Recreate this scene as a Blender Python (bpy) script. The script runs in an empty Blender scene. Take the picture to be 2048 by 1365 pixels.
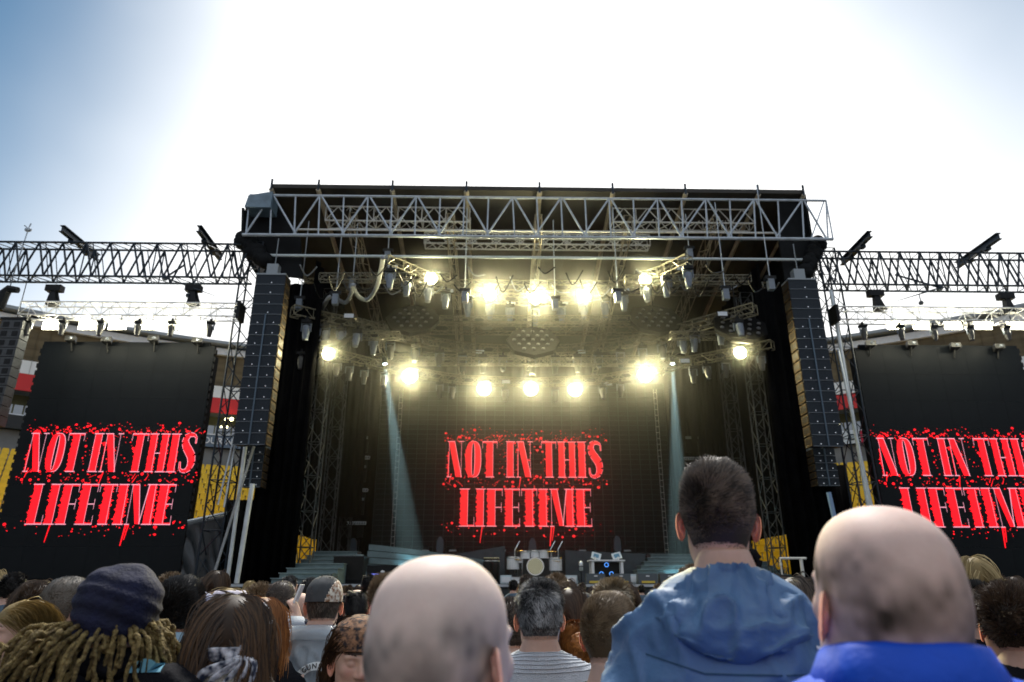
import bpy, math, random
import numpy as np
from mathutils import Vector, Matrix, Euler
from mathutils.bvhtree import BVHTree

R = math.radians
rng = random.Random(7)
nrng = np.random.default_rng(7)
scene = bpy.context.scene
COL = scene.collection

# ------------------------------------------------------------------ camera
CAM_Z, PITCH, YAW, FOC = 1.62, R(20.0), R(1.26), 1365.0
cam_d = bpy.data.cameras.new('camera')
cam_d.lens = 24.0
cam_d.sensor_width = 36.0
cam_d.clip_start = 0.05
cam_d.clip_end = 2000.0
cam_d.dof.use_dof = True
cam_d.dof.focus_distance = 3.6
cam_d.dof.aperture_fstop = 3.6
cam = bpy.data.objects.new('camera', cam_d)
cam.location = (0, 0, CAM_Z)
cam.rotation_euler = (R(90) + PITCH, 0, -YAW)
COL.objects.link(cam)
scene.camera = cam

# ------------------------------------------------------------------ sky, sun, exposure
SUN_EL, SUN_AZ = R(58), R(6)          # azimuth measured from +Y towards +X
world = bpy.data.worlds.new('World')
scene.world = world
world.use_nodes = True
wn, wl = world.node_tree.nodes, world.node_tree.links
wn.clear()
wo = wn.new('ShaderNodeOutputWorld')
bg = wn.new('ShaderNodeBackground')
sky = wn.new('ShaderNodeTexSky')
sky.sky_type = 'NISHITA'
sky.sun_disc = False
sky.sun_elevation = SUN_EL
sky.sun_rotation = SUN_AZ
sky.air_density = 0.9
sky.dust_density = 0.0
sky.ozone_density = 0.15
tc = wn.new('ShaderNodeTexCoord')
def _dir(az, el): return (math.sin(R(az)) * math.cos(R(el)), math.cos(R(az)) * math.cos(R(el)), math.sin(R(el)))
nz = wn.new('ShaderNodeTexNoise'); nz.inputs['Scale'].default_value = 1.6; nz.inputs['Detail'].default_value = 4
wl.new(tc.outputs['Generated'], nz.inputs['Vector'])
gaps = []
for (az, el, lo, hi) in ((-70, 36, 0.74, 0.96), (70, 46, 0.80, 1.02)):     # blue openings in the bright cloud, left and upper right
    dt = wn.new('ShaderNodeVectorMath'); dt.operation = 'DOT_PRODUCT'; dt.inputs[1].default_value = _dir(az, el)
    wl.new(tc.outputs['Generated'], dt.inputs[0])
    ad = wn.new('ShaderNodeMath'); ad.operation = 'MULTIPLY_ADD'; ad.inputs[1].default_value = 0.10
    wl.new(nz.outputs['Fac'], ad.inputs[0]); wl.new(dt.outputs['Value'], ad.inputs[2])
    mr = wn.new('ShaderNodeMapRange'); mr.interpolation_type = 'SMOOTHSTEP'
    mr.inputs['From Min'].default_value = lo + .05; mr.inputs['From Max'].default_value = hi + .05
    wl.new(ad.outputs[0], mr.inputs['Value']); gaps.append(mr)
mxm = wn.new('ShaderNodeMath'); mxm.operation = 'MAXIMUM'
wl.new(gaps[0].outputs[0], mxm.inputs[0]); wl.new(gaps[1].outputs[0], mxm.inputs[1])
sc_ = wn.new('ShaderNodeVectorMath'); sc_.operation = 'SCALE'; sc_.inputs['Scale'].default_value = 0.075
wl.new(sky.outputs[0], sc_.inputs[0])
mx = wn.new('ShaderNodeMix'); mx.data_type = 'RGBA'
wl.new(mxm.outputs[0], mx.inputs[0])
dg = wn.new('ShaderNodeVectorMath'); dg.operation = 'DOT_PRODUCT'; dg.inputs[1].default_value = _dir(6, 46)
wl.new(tc.outputs['Generated'], dg.inputs[0])
gl = wn.new('ShaderNodeMapRange'); gl.interpolation_type = 'SMOOTHSTEP'; gl.inputs['From Min'].default_value = 0.35; gl.inputs['From Max'].default_value = 0.97
wl.new(dg.outputs['Value'], gl.inputs['Value'])
cl = wn.new('ShaderNodeMix'); cl.data_type = 'RGBA'      # thin cloud, brightest round the hidden sun
cl.inputs[6].default_value = (0.50, 0.55, 0.62, 1); cl.inputs[7].default_value = (1.25, 1.25, 1.24, 1)
wl.new(gl.outputs[0], cl.inputs[0]); wl.new(cl.outputs[2], mx.inputs[6])
tn = wn.new('ShaderNodeVectorMath'); tn.operation = 'MULTIPLY'; tn.inputs[1].default_value = (0.5, 0.98, 1.05)
wl.new(sc_.outputs[0], tn.inputs[0]); wl.new(tn.outputs[0], mx.inputs[7])
wl.new(mx.outputs[2], bg.inputs['Color'])
bg.inputs['Strength'].default_value = 1.0
wl.new(bg.outputs[0], wo.inputs['Surface'])
sun_d = bpy.data.lights.new('sun', 'SUN')
sun_d.energy = 2.8
sun_d.angle = R(12)
sun_d.color = (1.0, 0.96, 0.9)
sun = bpy.data.objects.new('sun', sun_d)
COL.objects.link(sun)
dsun = Vector((math.sin(SUN_AZ) * math.cos(SUN_EL), math.cos(SUN_AZ) * math.cos(SUN_EL), math.sin(SUN_EL)))
sun.rotation_euler = dsun.to_track_quat('Z', 'Y').to_euler()
sun.location = (0, 0, 60)
vs = scene.view_settings
vs.view_transform = 'Standard'; vs.look = 'None'; vs.exposure = 0.35; vs.gamma = 1.0
vs.use_curve_mapping = False
cy = scene.cycles
cy.use_denoising = True
cy.max_bounces = 6; cy.diffuse_bounces = 3; cy.glossy_bounces = 3; cy.transparent_max_bounces = 8
cy.volume_bounces = 0
cy.sample_clamp_indirect = 4.0

# ------------------------------------------------------------------ pixel -> place (2048 x 1365 photograph)
_r = np.array([math.cos(YAW), -math.sin(YAW), 0.0])
_fh = np.array([math.sin(YAW), math.cos(YAW), 0.0])
_z = np.array([0, 0, 1.0])
_f = _fh * math.cos(PITCH) + _z * math.sin(PITCH)
_u = -_fh * math.sin(PITCH) + _z * math.cos(PITCH)
def ray(px, py):
    return _f * FOC + _r * (px - 1024.0) + _u * (682.5 - py)
def pt(px, py, Y):                       # the point seen at a pixel on the upright plane y = Y
    d = ray(px, py); d = d * (Y / d[1])
    return np.array([d[0], d[1], d[2] + CAM_Z])
def ptd(px, py, dist):                   # the same at a depth along the lens axis
    d = ray(px, py) * (dist / FOC)
    return np.array([d[0], d[1], d[2] + CAM_Z])

# ------------------------------------------------------------------ materials
MATS = {}
def mat(name, col, rough=0.6, metal=0.0, var=0.0, scale=4.0, bump=0.0, bscale=40.0, emit=None, estr=0.0,
        spec=None, coat=0.0, trans=0.0, alpha=1.0, stretch=None, col2=None, sss=0.0, sheen=0.0, detail=4):
    if name in MATS: return MATS[name]
    m = bpy.data.materials.new(name); m.use_nodes = True
    nt = m.node_tree; N, L = nt.nodes, nt.links
    b = N['Principled BSDF']
    b.inputs['Base Color'].default_value = (*col, 1)
    b.inputs['Roughness'].default_value = rough
    b.inputs['Metallic'].default_value = metal
    if spec is not None: b.inputs['Specular IOR Level'].default_value = spec
    if coat: b.inputs['Coat Weight'].default_value = coat
    if trans: b.inputs['Transmission Weight'].default_value = trans
    if sheen: b.inputs['Sheen Weight'].default_value = sheen
    if alpha < 1: b.inputs['Alpha'].default_value = alpha
    if sss:
        b.inputs['Subsurface Weight'].default_value = sss
        b.inputs['Subsurface Radius'].default_value = (0.01, 0.004, 0.002)
        b.inputs['Subsurface Scale'].default_value = 1.0
    if emit is not None:
        b.inputs['Emission Color'].default_value = (*emit, 1)
        b.inputs['Emission Strength'].default_value = estr
    t = None
    if var or bump or col2:
        t = N.new('ShaderNodeTexCoord')
        vec = t.outputs['Object']
        if stretch:
            mp = N.new('ShaderNodeMapping'); mp.inputs['Scale'].default_value = stretch
            L.new(vec, mp.inputs['Vector']); vec = mp.outputs[0]
    if var or col2:
        n = N.new('ShaderNodeTexNoise'); n.inputs['Scale'].default_value = scale; n.inputs['Detail'].default_value = detail
        L.new(vec, n.inputs['Vector'])
        r = N.new('ShaderNodeValToRGB')
        c2 = col2 if col2 else tuple(min(1, c * (1 + var)) for c in col)
        c1 = col if col2 else tuple(c * (1 - var) for c in col)
        r.color_ramp.elements[0].color = (*c1, 1); r.color_ramp.elements[0].position = 0.35
        r.color_ramp.elements[1].color = (*c2, 1); r.color_ramp.elements[1].position = 0.65
        L.new(n.outputs['Fac'], r.inputs['Fac']); L.new(r.outputs['Color'], b.inputs['Base Color'])
    if bump:
        n2 = N.new('ShaderNodeTexNoise'); n2.inputs['Scale'].default_value = bscale; n2.inputs['Detail'].default_value = 6
        L.new(vec, n2.inputs['Vector'])
        bp = N.new('ShaderNodeBump'); bp.inputs['Strength'].default_value = bump; bp.inputs['Distance'].default_value = 0.02
        L.new(n2.outputs['Fac'], bp.inputs['Height']); L.new(bp.outputs[0], b.inputs['Normal'])
    MATS[name] = m
    return m

# ------------------------------------------------------------------ mesh builder
class MB:
    def __init__(self): self.v = []; self.f = []
    def add(self, vs, fs):
        o = len(self.v); self.v.extend([tuple(map(float, p)) for p in vs]); self.f.extend([tuple(i + o for i in f) for f in fs]); return self
    def box(self, c, s, rot=None):
        c = np.array(c, float); h = np.array(s, float) / 2
        P = np.array([[x, y, z] for x in (-1, 1) for y in (-1, 1) for z in (-1, 1)], float) * h
        if rot is not None: P = P @ np.array(rot.to_3x3() if hasattr(rot, 'to_3x3') else rot).T
        return self.add(P + c, [(0, 1, 3, 2), (4, 6, 7, 5), (0, 4, 5, 1), (2, 3, 7, 6), (0, 2, 6, 4), (1, 5, 7, 3)])
    def mm(self, a, b):
        a = np.array(a, float); b = np.array(b, float); return self.box((a + b) / 2, np.abs(b - a))
    def tube(self, p, q, r, n=6, r2=None, cap=True):
        return self.path([p, q], [r, r if r2 is None else r2], n, cap)
    def path(self, pts, r, n=6, cap=True, flat=None):
        P = np.array(pts, float); k = len(P)
        rr = np.full(k, r, float) if np.isscalar(r) else np.array(r, float)
        T = np.gradient(P, axis=0); T /= np.linalg.norm(T, axis=1)[:, None] + 1e-9
        a = np.array([0, 0, 1.0]) if abs(T[0][2]) < 0.9 else np.array([1.0, 0, 0])
        u = np.cross(T[0], a); u /= np.linalg.norm(u)
        V = []
        for i in range(k):
            u = u - T[i] * np.dot(u, T[i]); u /= np.linalg.norm(u) + 1e-9
            w = np.cross(T[i], u)
            for j in range(n):
                t = 2 * math.pi * j / n
                V.append(P[i] + rr[i] * (math.cos(t) * u + math.sin(t) * w * (flat or 1)))
        F = [(i * n + j, i * n + (j + 1) % n, (i + 1) * n + (j + 1) % n, (i + 1) * n + j) for i in range(k - 1) for j in range(n)]
        if cap: F += [tuple(range(n))[::-1], tuple((k - 1) * n + j for j in range(n))]
        return self.add(V, F)
    def rings(self, rings, cap=True, closed=True):
        k, n = len(rings), len(rings[0])
        V = [p for r_ in rings for p in r_]
        m = n if closed else n - 1
        F = [(i * n + j, i * n + (j + 1) % n, (i + 1) * n + (j + 1) % n, (i + 1) * n + j) for i in range(k - 1) for j in range(m)]
        if cap: F += [tuple(range(n))[::-1], tuple((k - 1) * n + j for j in range(n))]
        return self.add(V, F)
    def lathe(self, prof, c=(0, 0, 0), n=16, axis='z', cap=True):
        rs = []
        for r_, h in prof:
            ring = []
            for j in range(n):
                t = 2 * math.pi * j / n
                a, b = r_ * math.cos(t), r_ * math.sin(t)
                ring.append({'z': (a, b, h), 'y': (a, h, -b) if 0 else (b, h, a), 'x': (h, a, b)}[axis])
            rs.append([np.array(p) + np.array(c) for p in ring])
        return self.rings(rs, cap)
    def ball(self, c, r, n=12, m=8):
        r = np.array([r] * 3 if np.isscalar(r) else r, float); c = np.array(c, float)
        V = [c + r * np.array([0, 0, -1])]
        for i in range(1, m):
            p = -math.pi / 2 + math.pi * i / m
            for j in range(n):
                t = 2 * math.pi * j / n
                V.append(c + r * np.array([math.cos(p) * math.cos(t), math.cos(p) * math.sin(t), math.sin(p)]))
        V.append(c + r * np.array([0, 0, 1]))
        F = [(0, 1 + (j + 1) % n, 1 + j) for j in range(n)]
        for i in range(m - 2):
            for j in range(n):
                a = 1 + i * n; F.append((a + j, a + (j + 1) % n, a + n + (j + 1) % n, a + n + j))
        l = len(V) - 1; a = 1 + (m - 2) * n
        F += [(a + j, a + (j + 1) % n, l) for j in range(n)]
        return self.add(V, F)
    def prism(self, poly, y0, y1):            # polygon in x,z pushed along y
        n = len(poly)
        V = [(p[0], y0, p[1]) for p in poly] + [(p[0], y1, p[1]) for p in poly]
        F = [tuple(range(n)), tuple(range(2 * n - 1, n - 1, -1))] + [(i, i + n, (i + 1) % n + n, (i + 1) % n) for i in range(n)]
        return self.add(V, F)
    def mesh(self, name, smooth=False):
        me = bpy.data.meshes.new(name)
        me.from_pydata(self.v, [], self.f); me.update()
        if smooth: me.polygons.foreach_set('use_smooth', [True] * len(me.polygons))
        return me
    def build(self, name, m, parent=None, smooth=False):
        o = np.array(parent.location) if parent is not None else None
        if parent is not None and parent.parent is not None: o = o + np.array(parent.parent.location)
        if o is not None and self.v: self.v = [tuple(np.array(p) - o) for p in self.v]
        return link(self.mesh(name, smooth), name, m, parent)
def link(me, name, m, parent=None, loc=None):
    ob = bpy.data.objects.new(name, me); COL.objects.link(ob)
    if m is not None and not me.materials: me.materials.append(m)
    if parent is not None: ob.parent = parent
    if loc is not None: ob.location = loc
    return ob
def tag(o, label=None, cat=None, group=None, kind=None):
    if label: o['label'] = label
    if cat: o['category'] = cat
    if group: o['group'] = group
    if kind: o['kind'] = kind
    return o
def thing(name, label, cat, loc=(0, 0, 0), group=None, rz=0):
    o = bpy.data.objects.new(name, None); COL.objects.link(o)
    o.empty_display_size = 0.2; o.location = tuple(map(float, loc)); o.rotation_euler = (0, 0, rz)
    return tag(o, label, cat, group)
def copy_tree(o, parent=None):
    c = o.copy(); COL.objects.link(c); c.parent = parent
    for ch in list(o.children): copy_tree(ch, c)
    return c
ORD = ['first', 'second', 'third', 'fourth', 'fifth', 'sixth', 'seventh', 'eighth', 'ninth', 'tenth', 'eleventh', 'twelfth',
       'thirteenth', 'fourteenth', 'fifteenth', 'sixteenth', 'seventeenth', 'eighteenth', 'nineteenth', 'twentieth', 'twenty-first',
       'twenty-second', 'twenty-third', 'twenty-fourth', 'twenty-fifth', 'twenty-sixth', 'twenty-seventh', 'twenty-eighth',
       'twenty-ninth', 'thirtieth', 'thirty-first', 'thirty-second']
def box_truss(mb_ch, mb_br, a, b, w, h, step, rc, rb, up=(0, 0, 1), side=None):
    """four chords and zigzag bracing from a to b; w across, h tall, a and b the centre line"""
    a = np.array(a, float); b = np.array(b, float); T = b - a; Ln = np.linalg.norm(T); T /= Ln
    up = np.array(up, float); s = np.cross(T, up); s /= np.linalg.norm(s); up = np.cross(s, T)
    C = [(-w / 2, -h / 2), (w / 2, -h / 2), (w / 2, h / 2), (-w / 2, h / 2)]
    P = lambda t, c: a + T * t + s * c[0] + up * c[1]
    for c in C: mb_ch.tube(P(0, c), P(Ln, c), rc)
    n = max(1, round(Ln / step)); st = Ln / n
    for i in range(n + 1):
        for k in range(4): mb_br.tube(P(i * st, C[k]), P(i * st, C[(k + 1) % 4]), rb, 4, cap=False) if (i % 2 == 0 or i == n) else None
        if i < n:
            for k in range(4):
                p, q = (C[k], C[(k + 1) % 4]) if i % 2 == 0 else (C[(k + 1) % 4], C[k])
                mb_br.tube(P(i * st, p), P((i + 1) * st, q), rb, 4, cap=False)
def text_mesh(s, size=1.0, bold=0.0):
    cu = bpy.data.curves.new('lettering', 'FONT'); cu.body = s; cu.size = size; cu.align_x = 'CENTER'; cu.align_y = 'CENTER'
    cu.offset = bold; cu.resolution_u = 3
    o = bpy.data.objects.new('tmp', cu); COL.objects.link(o)
    dg = bpy.context.evaluated_depsgraph_get()
    me = bpy.data.meshes.new_from_object(o.evaluated_get(dg))
    V = np.array([v.co for v in me.vertices]); F = [tuple(p.vertices) for p in me.polygons]
    bpy.data.objects.remove(o); bpy.data.curves.remove(cu); bpy.data.meshes.remove(me)
    return V, F

# shared materials
STEEL = mat('galvanised_steel', (0.42, 0.47, 0.52), 0.45, 0.35, 0.15, 3)
ALU = mat('bright_aluminium', (0.78, 0.78, 0.74), 0.4, 0.15, 0.1, 5)
DARKSTEEL = mat('dark_painted_steel', (0.012, 0.022, 0.034), 0.5, 0.3, 0.3, 4)
BLACKMETAL = mat('black_metal', (0.010, 0.011, 0.012), 0.55, 0.0, 0.3, 9, spec=.2)
BLACKPLAST = mat('black_plastic', (0.010, 0.011, 0.012), 0.5, 0, 0.2, 12, spec=.2)
GREYPLAST = mat('grey_plastic_housing', (0.16, 0.19, 0.23), 0.4, 0, 0.15, 8)
VELVET = mat('black_velvet_drape', (0.0035, 0.0035, 0.004), 0.95, 0, 0.3, 2, spec=.05)
WHITE = mat('white_paint', (0.78, 0.8, 0.82), 0.45, 0, 0.06, 5)
CHROME = mat('chrome', (0.75, 0.78, 0.8), 0.15, 1.0)
DECKGREY = mat('grey_stage_deck', (0.13, 0.19, 0.205), 0.6, 0, 0.12, 3, 0.1, 60)
LIT = mat('lit_lamp_lens', (1, 0.98, 0.8), 0.4, emit=(1.0, 0.93, 0.62), estr=14)
LITBAR = mat('lit_flood_lens', (1, 0.98, 0.8), 0.4, emit=(1.0, 0.95, 0.72), estr=9)
LENS = mat('lamp_lens_glass', (0.3, 0.33, 0.36), 0.12, 0.2)
CHAIN = mat('hoist_chain_steel', (0.16, 0.17, 0.18), 0.45, 0.7)
CABLE = mat('grey_cable_sleeve', (0.28, 0.3, 0.32), 0.6, 0, 0.2, 20)
# ================================================================== GROUND
g = MB(); g.mm((-400, -400, -0.3), (400, 400, 0.0))
tag(g.build('ground', mat('turf_cover', (0.06, 0.065, 0.05), 0.9, 0, 0.3, 1.5, 0.4, 30)), kind='structure')
# protective floor panels laid over the pitch
g = MB(); g.mm((-30, -20, 0.002), (30, 24.2, 0.012))
tag(g.build('floor_cover', mat('grey_floor_panels', (0.05, 0.052, 0.055), 0.7, 0, 0.25, 0.8, 0.2, 12)), kind='structure')

# ================================================================== STADIUM STAND (ring round the pitch)
def az_pt(az, r, z): return np.array([r * math.sin(az), r * math.cos(az), z])
stand = thing('stadium_stand', 'round stadium stand with yellow seats and red and white upper band behind the screens', 'grandstand')
NSEG = 180
def ring_band(prof, a0=-180, a1=180):
    mb = MB(); n = int(NSEG * (a1 - a0) / 360)
    rs = [[az_pt(R(a0 + (a1 - a0) * i / n), r_, z) for r_, z in prof] for i in range(n + 1)]
    mb.rings(rs, cap=False, closed=True); return mb
CONC = mat('stand_concrete', (0.3, 0.31, 0.31), 0.85, 0, 0.15, 0.6, 0.2, 8)
# terrace steps
prof = [(43.2, 0.0), (43.2, 1.9)]
NROW = 18
rowz = lambda k: 2.0 + 0.47 * k
rowr = lambda k: 43.4 + 0.86 * k
for k in range(NROW): prof += [(rowr(k), rowz(k)), (rowr(k) + 0.858, rowz(k))]
prof += [(59.2, 10.2), (59.2, 0)]
ring_band(prof).build('terrace', CONC, stand)
ring_band([(60.0, 10.25), (60.2, 10.25), (60.2, 12.35), (60.0, 12.35)]).build('vomitory_wall', mat('grey_wall_panel', (0.22, 0.22, 0.21), 0.8, 0, 0.2, 0.5), stand)
SIGNZ0, SIGNZ1 = 12.4, 13.35
fas = ring_band([(59.6, SIGNZ0), (59.8, SIGNZ0), (59.8, SIGNZ1), (59.6, SIGNZ1)]).build('advertising_fascia', mat('slate_blue_board', (0.12, 0.17, 0.24), 0.5, 0, 0.06, 0.4), stand)
ring_band([(59.55, SIGNZ1 + .01), (59.85, SIGNZ1 + .01), (59.85, SIGNZ1 + .1), (59.55, SIGNZ1 + .1)]).build('fascia_rail', WHITE, stand)
ring_band([(59.9, 13.2), (64.5, 13.2), (64.5, 13.4), (59.9, 13.4)]).build('concourse_floor', CONC, stand)
ring_band([(64.6, 13.3), (64.8, 13.3), (64.8, 16.0), (64.6, 16.0)]).build('concourse_back', mat('olive_concourse_wall', (0.16, 0.15, 0.07), 0.7, 0, 0.3, 0.5), stand)
ring_band([(62.41, 15.95), (64.9, 15.95), (64.9, 16.1), (62.41, 16.1)]).build('concourse_ceiling', CONC, stand)
ring_band([(62.2, 15.8), (62.4, 15.8), (62.4, 17.1), (62.2, 17.1)]).build('red_band', mat('red_panel', (0.62, 0.012, 0.012), 0.45, 0, 0.05, 0.5), stand)
SOFF = mat('brown_soffit_sheet', (0.15, 0.12, 0.07), 0.75, 0, 0.25, 0.4, stretch=(1, 1, 6))
ring_band([(62.4, 18.2), (62.6, 18.2), (61.9, 20.7), (61.7, 20.7)]).build('upper_cladding', SOFF, stand)
ring_band([(61.3, 20.72), (62.3, 20.72), (62.3, 21.3), (61.3, 21.3)]).build('gutter_fascia', WHITE, stand)
ring_band([(60.6, 21.5), (63.0, 21.45), (74, 20.5), (74, 20.9), (63.0, 21.8), (60.6, 21.75)]).build('roof', mat('grey_roof_sheet', (0.3, 0.33, 0.35), 0.6, 0.2, 0.1, 0.3), stand)
ring_band([(73.5, 0), (74, 0), (74, 20.4), (73.5, 20.4)]).build('outer_wall', CONC, stand)
# ribs on the cladding, and mullions
mb = MB()
for i in range(-70, 71):
    a = R(i * 0.75)
    p, q = az_pt(a, 62.36, 18.2), az_pt(a, 61.66, 20.7); mb.tube(p, q, 0.035, 4)
mb.build('cladding_rib', SOFF, stand)
wp = MB()
wpw = 62.3 * R(1.5) - 0.05
wp.mm((-wpw / 2, 62.22, 17.13), (wpw / 2, 62.34, 18.16))
wpm = wp.mesh('white_panel'); wpm.materials.append(mat('white_translucent_panel', (0.85, 0.86, 0.84), 0.5, emit=None))
for i in range(-30, 31):
    o = link(wpm, 'white_panel', None, stand); o.rotation_euler = (0, 0, -R(i * 1.5))
mb = MB()
for i in range(-60, 61):
    a = R(i * 0.75); mb.tube(az_pt(a, 62.2, 17.1), az_pt(a, 62.2, 18.2), 0.03, 4)
tag(mb.build('panel_mullion', mat('pale_mullion', (0.5, 0.52, 0.5), 0.5), stand), kind='stuff')
ring_band([(62.22, 17.13), (62.34, 17.13), (62.34, 18.16), (62.22, 18.16)], 45.8, 314.2).build('panel_band', WHITE, stand)
# concourse lamps, seen as small lit bulbs above the concourse
lampm = MB().ball((0, 0, 0), 0.16, 10, 6).mesh('concourse_lamp', True); lampm.materials.append(mat('concourse_lamp_glass', (1, 1, .8), emit=(1.0, 0.93, 0.5), estr=6))
for a, r_, z in ((-25.1, 61.5, 15.4), (-25.2, 61.5, 14.6), (-21.9, 61.5, 15.2), (-21.5, 61.5, 15.2), (-22.2, 61.5, 14.4), (-21.8, 61.5, 14.45), (27.3, 61.5, 14.3), (34, 61.5, 15.2)):
    link(lampm, 'concourse_lamp', None, stand, tuple(az_pt(R(a), r_, z)))
# grey chairs on the concourse
chm = MB(); chm.box((0, 0, 0.2), (0.55, 0.5, 0.16)); chm.box((0, 0.24, 0.5), (0.55, 0.1, 0.55)); chm = chm.mesh('concourse_chair')
chm.materials.append(mat('grey_chair', (0.4, 0.42, 0.44), 0.6))
for a in [x * 0.62 for x in range(-62, 63)]:
    if abs(a) < 20 or abs(a) > 38: continue
    for k in range(2):
        o = link(chm, 'concourse_chair', None, stand, tuple(az_pt(R(a), 60.3 + k * .9, 13.42 + .3 * k))); o.rotation_euler = (0, 0, -R(a))
# writing on the fascia
def fascia_text(s, az, size, m):
    V, F = text_mesh(s, size, 0.012)
    P = [az_pt(R(az) + x / 59.55, 59.55, (SIGNZ0 + SIGNZ1) / 2 + y) for x, y, _ in V]
    MB().add(P, F).build('fascia_lettering', m, stand)
fascia_text('CE YOUR N', -23.0, 0.72, WHITE)
fascia_text('SN', 26.9, 0.8, WHITE)
RB = mat('red_board', (0.5, 0.01, 0.04), 0.5)
def fboard(a0, a1, m, name):
    mb = MB(); mb.rings([[az_pt(R(a), 59.5, SIGNZ0), az_pt(R(a), 59.56, SIGNZ0), az_pt(R(a), 59.56, SIGNZ1), az_pt(R(a), 59.5, SIGNZ1)] for a in np.linspace(a0, a1, 4)]); mb.build(name, m, stand)
fboard(28.6, 31.5, RB, 'red_advertising_board'); fboard(27.4, 28.55, mat('pale_board', (0.6, 0.66, 0.68), 0.5), 'pale_advertising_board')
def fascia_text2(s, az, size, m, r_=59.46):
    V, F = text_mesh(s, size, 0.012)
    MB().add([az_pt(R(az) + x / r_, r_, (SIGNZ0 + SIGNZ1) / 2 + y) for x, y, _ in V], F).build('fascia_lettering', m, stand)
fascia_text2('RGO', 29.6, 0.8, mat('dark_red_letters', (0.12, 0.0, 0.01), 0.5)); fascia_text2('E', 28.0, 0.7, mat('slate_letters', (0.1, 0.14, 0.16), 0.5))
fboard(-60, -33.9, mat('black_board', (0.01, 0.012, 0.014), 0.5), 'black_advertising_board'); fascia_text2('WA', -35.45, 0.95, WHITE)
# yellow seats: those in view one by one, the rest of the bowl as one part
YEL = mat('yellow_seat_plastic', (0.82, 0.52, 0.004), 0.4, 0, 0.08, 3)
sm = MB()
sm.rings([[(-.21, .0, .36), (.21, .0, .36), (.21, .02, .42), (-.21, .02, .42)], [(-.22, .36, .33), (.22, .36, .33), (.22, .36, .39), (-.22, .36, .39)]])
sm.rings([[(-.2, .36, .3), (.2, .36, .3), (.2, .41, .3), (-.2, .41, .3)], [(-.225, .42, .62), (.225, .42, .62), (.225, .46, .62), (-.225, .46, .62)], [(-.17, .45, .84), (.17, .45, .84), (.17, .48, .84), (-.17, .48, .84)]])
sm.box((0, .2, .17), (.06, .25, .33))
seat_v, seat_f = np.array(sm.v), sm.f
seat_me = sm.mesh('seat'); seat_me.materials.append(YEL)
bulk = MB(); nseat = 0
for k in range(NROW):
    r_ = rowr(k) + 0.15
    da = 0.5 / r_
    for i in range(int(R(-50) / da), int(R(50) / da) + 1):
        a = i * da; d = math.degrees(a)
        P0 = az_pt(a, r_, rowz(k))
        vis = (k >= 8 and (-25.9 < d < -21.2 or 27.4 < d < 31.2)) or (k in (3, 4, 5, 6, 7, 8) and (-18.2 < d < -15.2 or 19.4 < d < 21.6)) or (k >= 9 and -37.6 < d < -36.0)
        if vis and nseat < 300:
            o = link(seat_me, 'seat', None, stand, tuple(P0)); o.rotation_euler = (0, 0, -a); nseat += 1
        else:
            c, s = math.cos(-a), math.sin(-a)
            V = np.c_[seat_v[:, 0] * c - seat_v[:, 1] * s, seat_v[:, 0] * s + seat_v[:, 1] * c, seat_v[:, 2]] + P0
            bulk.add(V, seat_f)
tag(bulk.build('seat_rows', YEL, stand), kind='stuff')

# ================================================================== STAGE ROOF
YF, YB, YLED = 26.0, 40.0, 38.0
roof = thing('stage_roof', 'dark stage roof with steel front truss and sandy rafters spanning the stage', 'stage roof', (1.9, YF, 0))
A = pt(543, 377, YF); B = pt(1607, 389, YF)
SKIN = mat('dark_roof_fabric', (0.03, 0.026, 0.02), 0.7, 0, 0.4, 0.6, 0.3, 3, stretch=(1, 0.3, 1))
RIB = mat('sandy_rafter', (0.38, 0.33, 0.24), 0.6, 0.1, 0.25, 2)
zb = A[2] - 3.2                                            # the roof falls towards the back
def roofpt(t, y): x = A[0] + (B[0] - A[0]) * t; s = (y - YF) / (YB - YF); return np.array([x, y, A[2] + (zb - A[2]) * s + (B[2] - A[2]) * t * (1 - s)])
rs = []
for i in range(33):
    t = i / 32; sag = 0.16 * abs(math.sin(math.pi * t * 7.2))
    rs.append([roofpt(t, YF) + [0, 0, .03], roofpt(t, (YF + YB) / 2) + [0, 0, .03 + sag], roofpt(t, YB) + [0, 0, .03], roofpt(t, YB) + [0, 0, .22], roofpt(t, (YF + YB) / 2) + [0, 0, .22 + sag], roofpt(t, YF) + [0, 0, .22]])
MB().rings(rs).build('canopy', SKIN, roof)
rafters = [543, 637, 785, 933, 1079, 1225, 1370, 1515, 1605]
for px in rafters:
    t = (pt(px, 380, YF)[0] - A[0]) / (B[0] - A[0])
    mb = MB(); p, q = roofpt(t, YF - .05) + [0, 0, -.08], roofpt(t, YB) + [0, 0, -.08]
    mb.path([p, q], 0.11, 4); mb.build('rafter', RIB, roof)
    mb = MB(); mb.tube(roofpt(t, YF) + [0, -.05, -.1], roofpt(t, YF) + [0, -.05, .42], 0.05); mb.build('rafter_pin', DARKSTEEL, roof)
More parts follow.
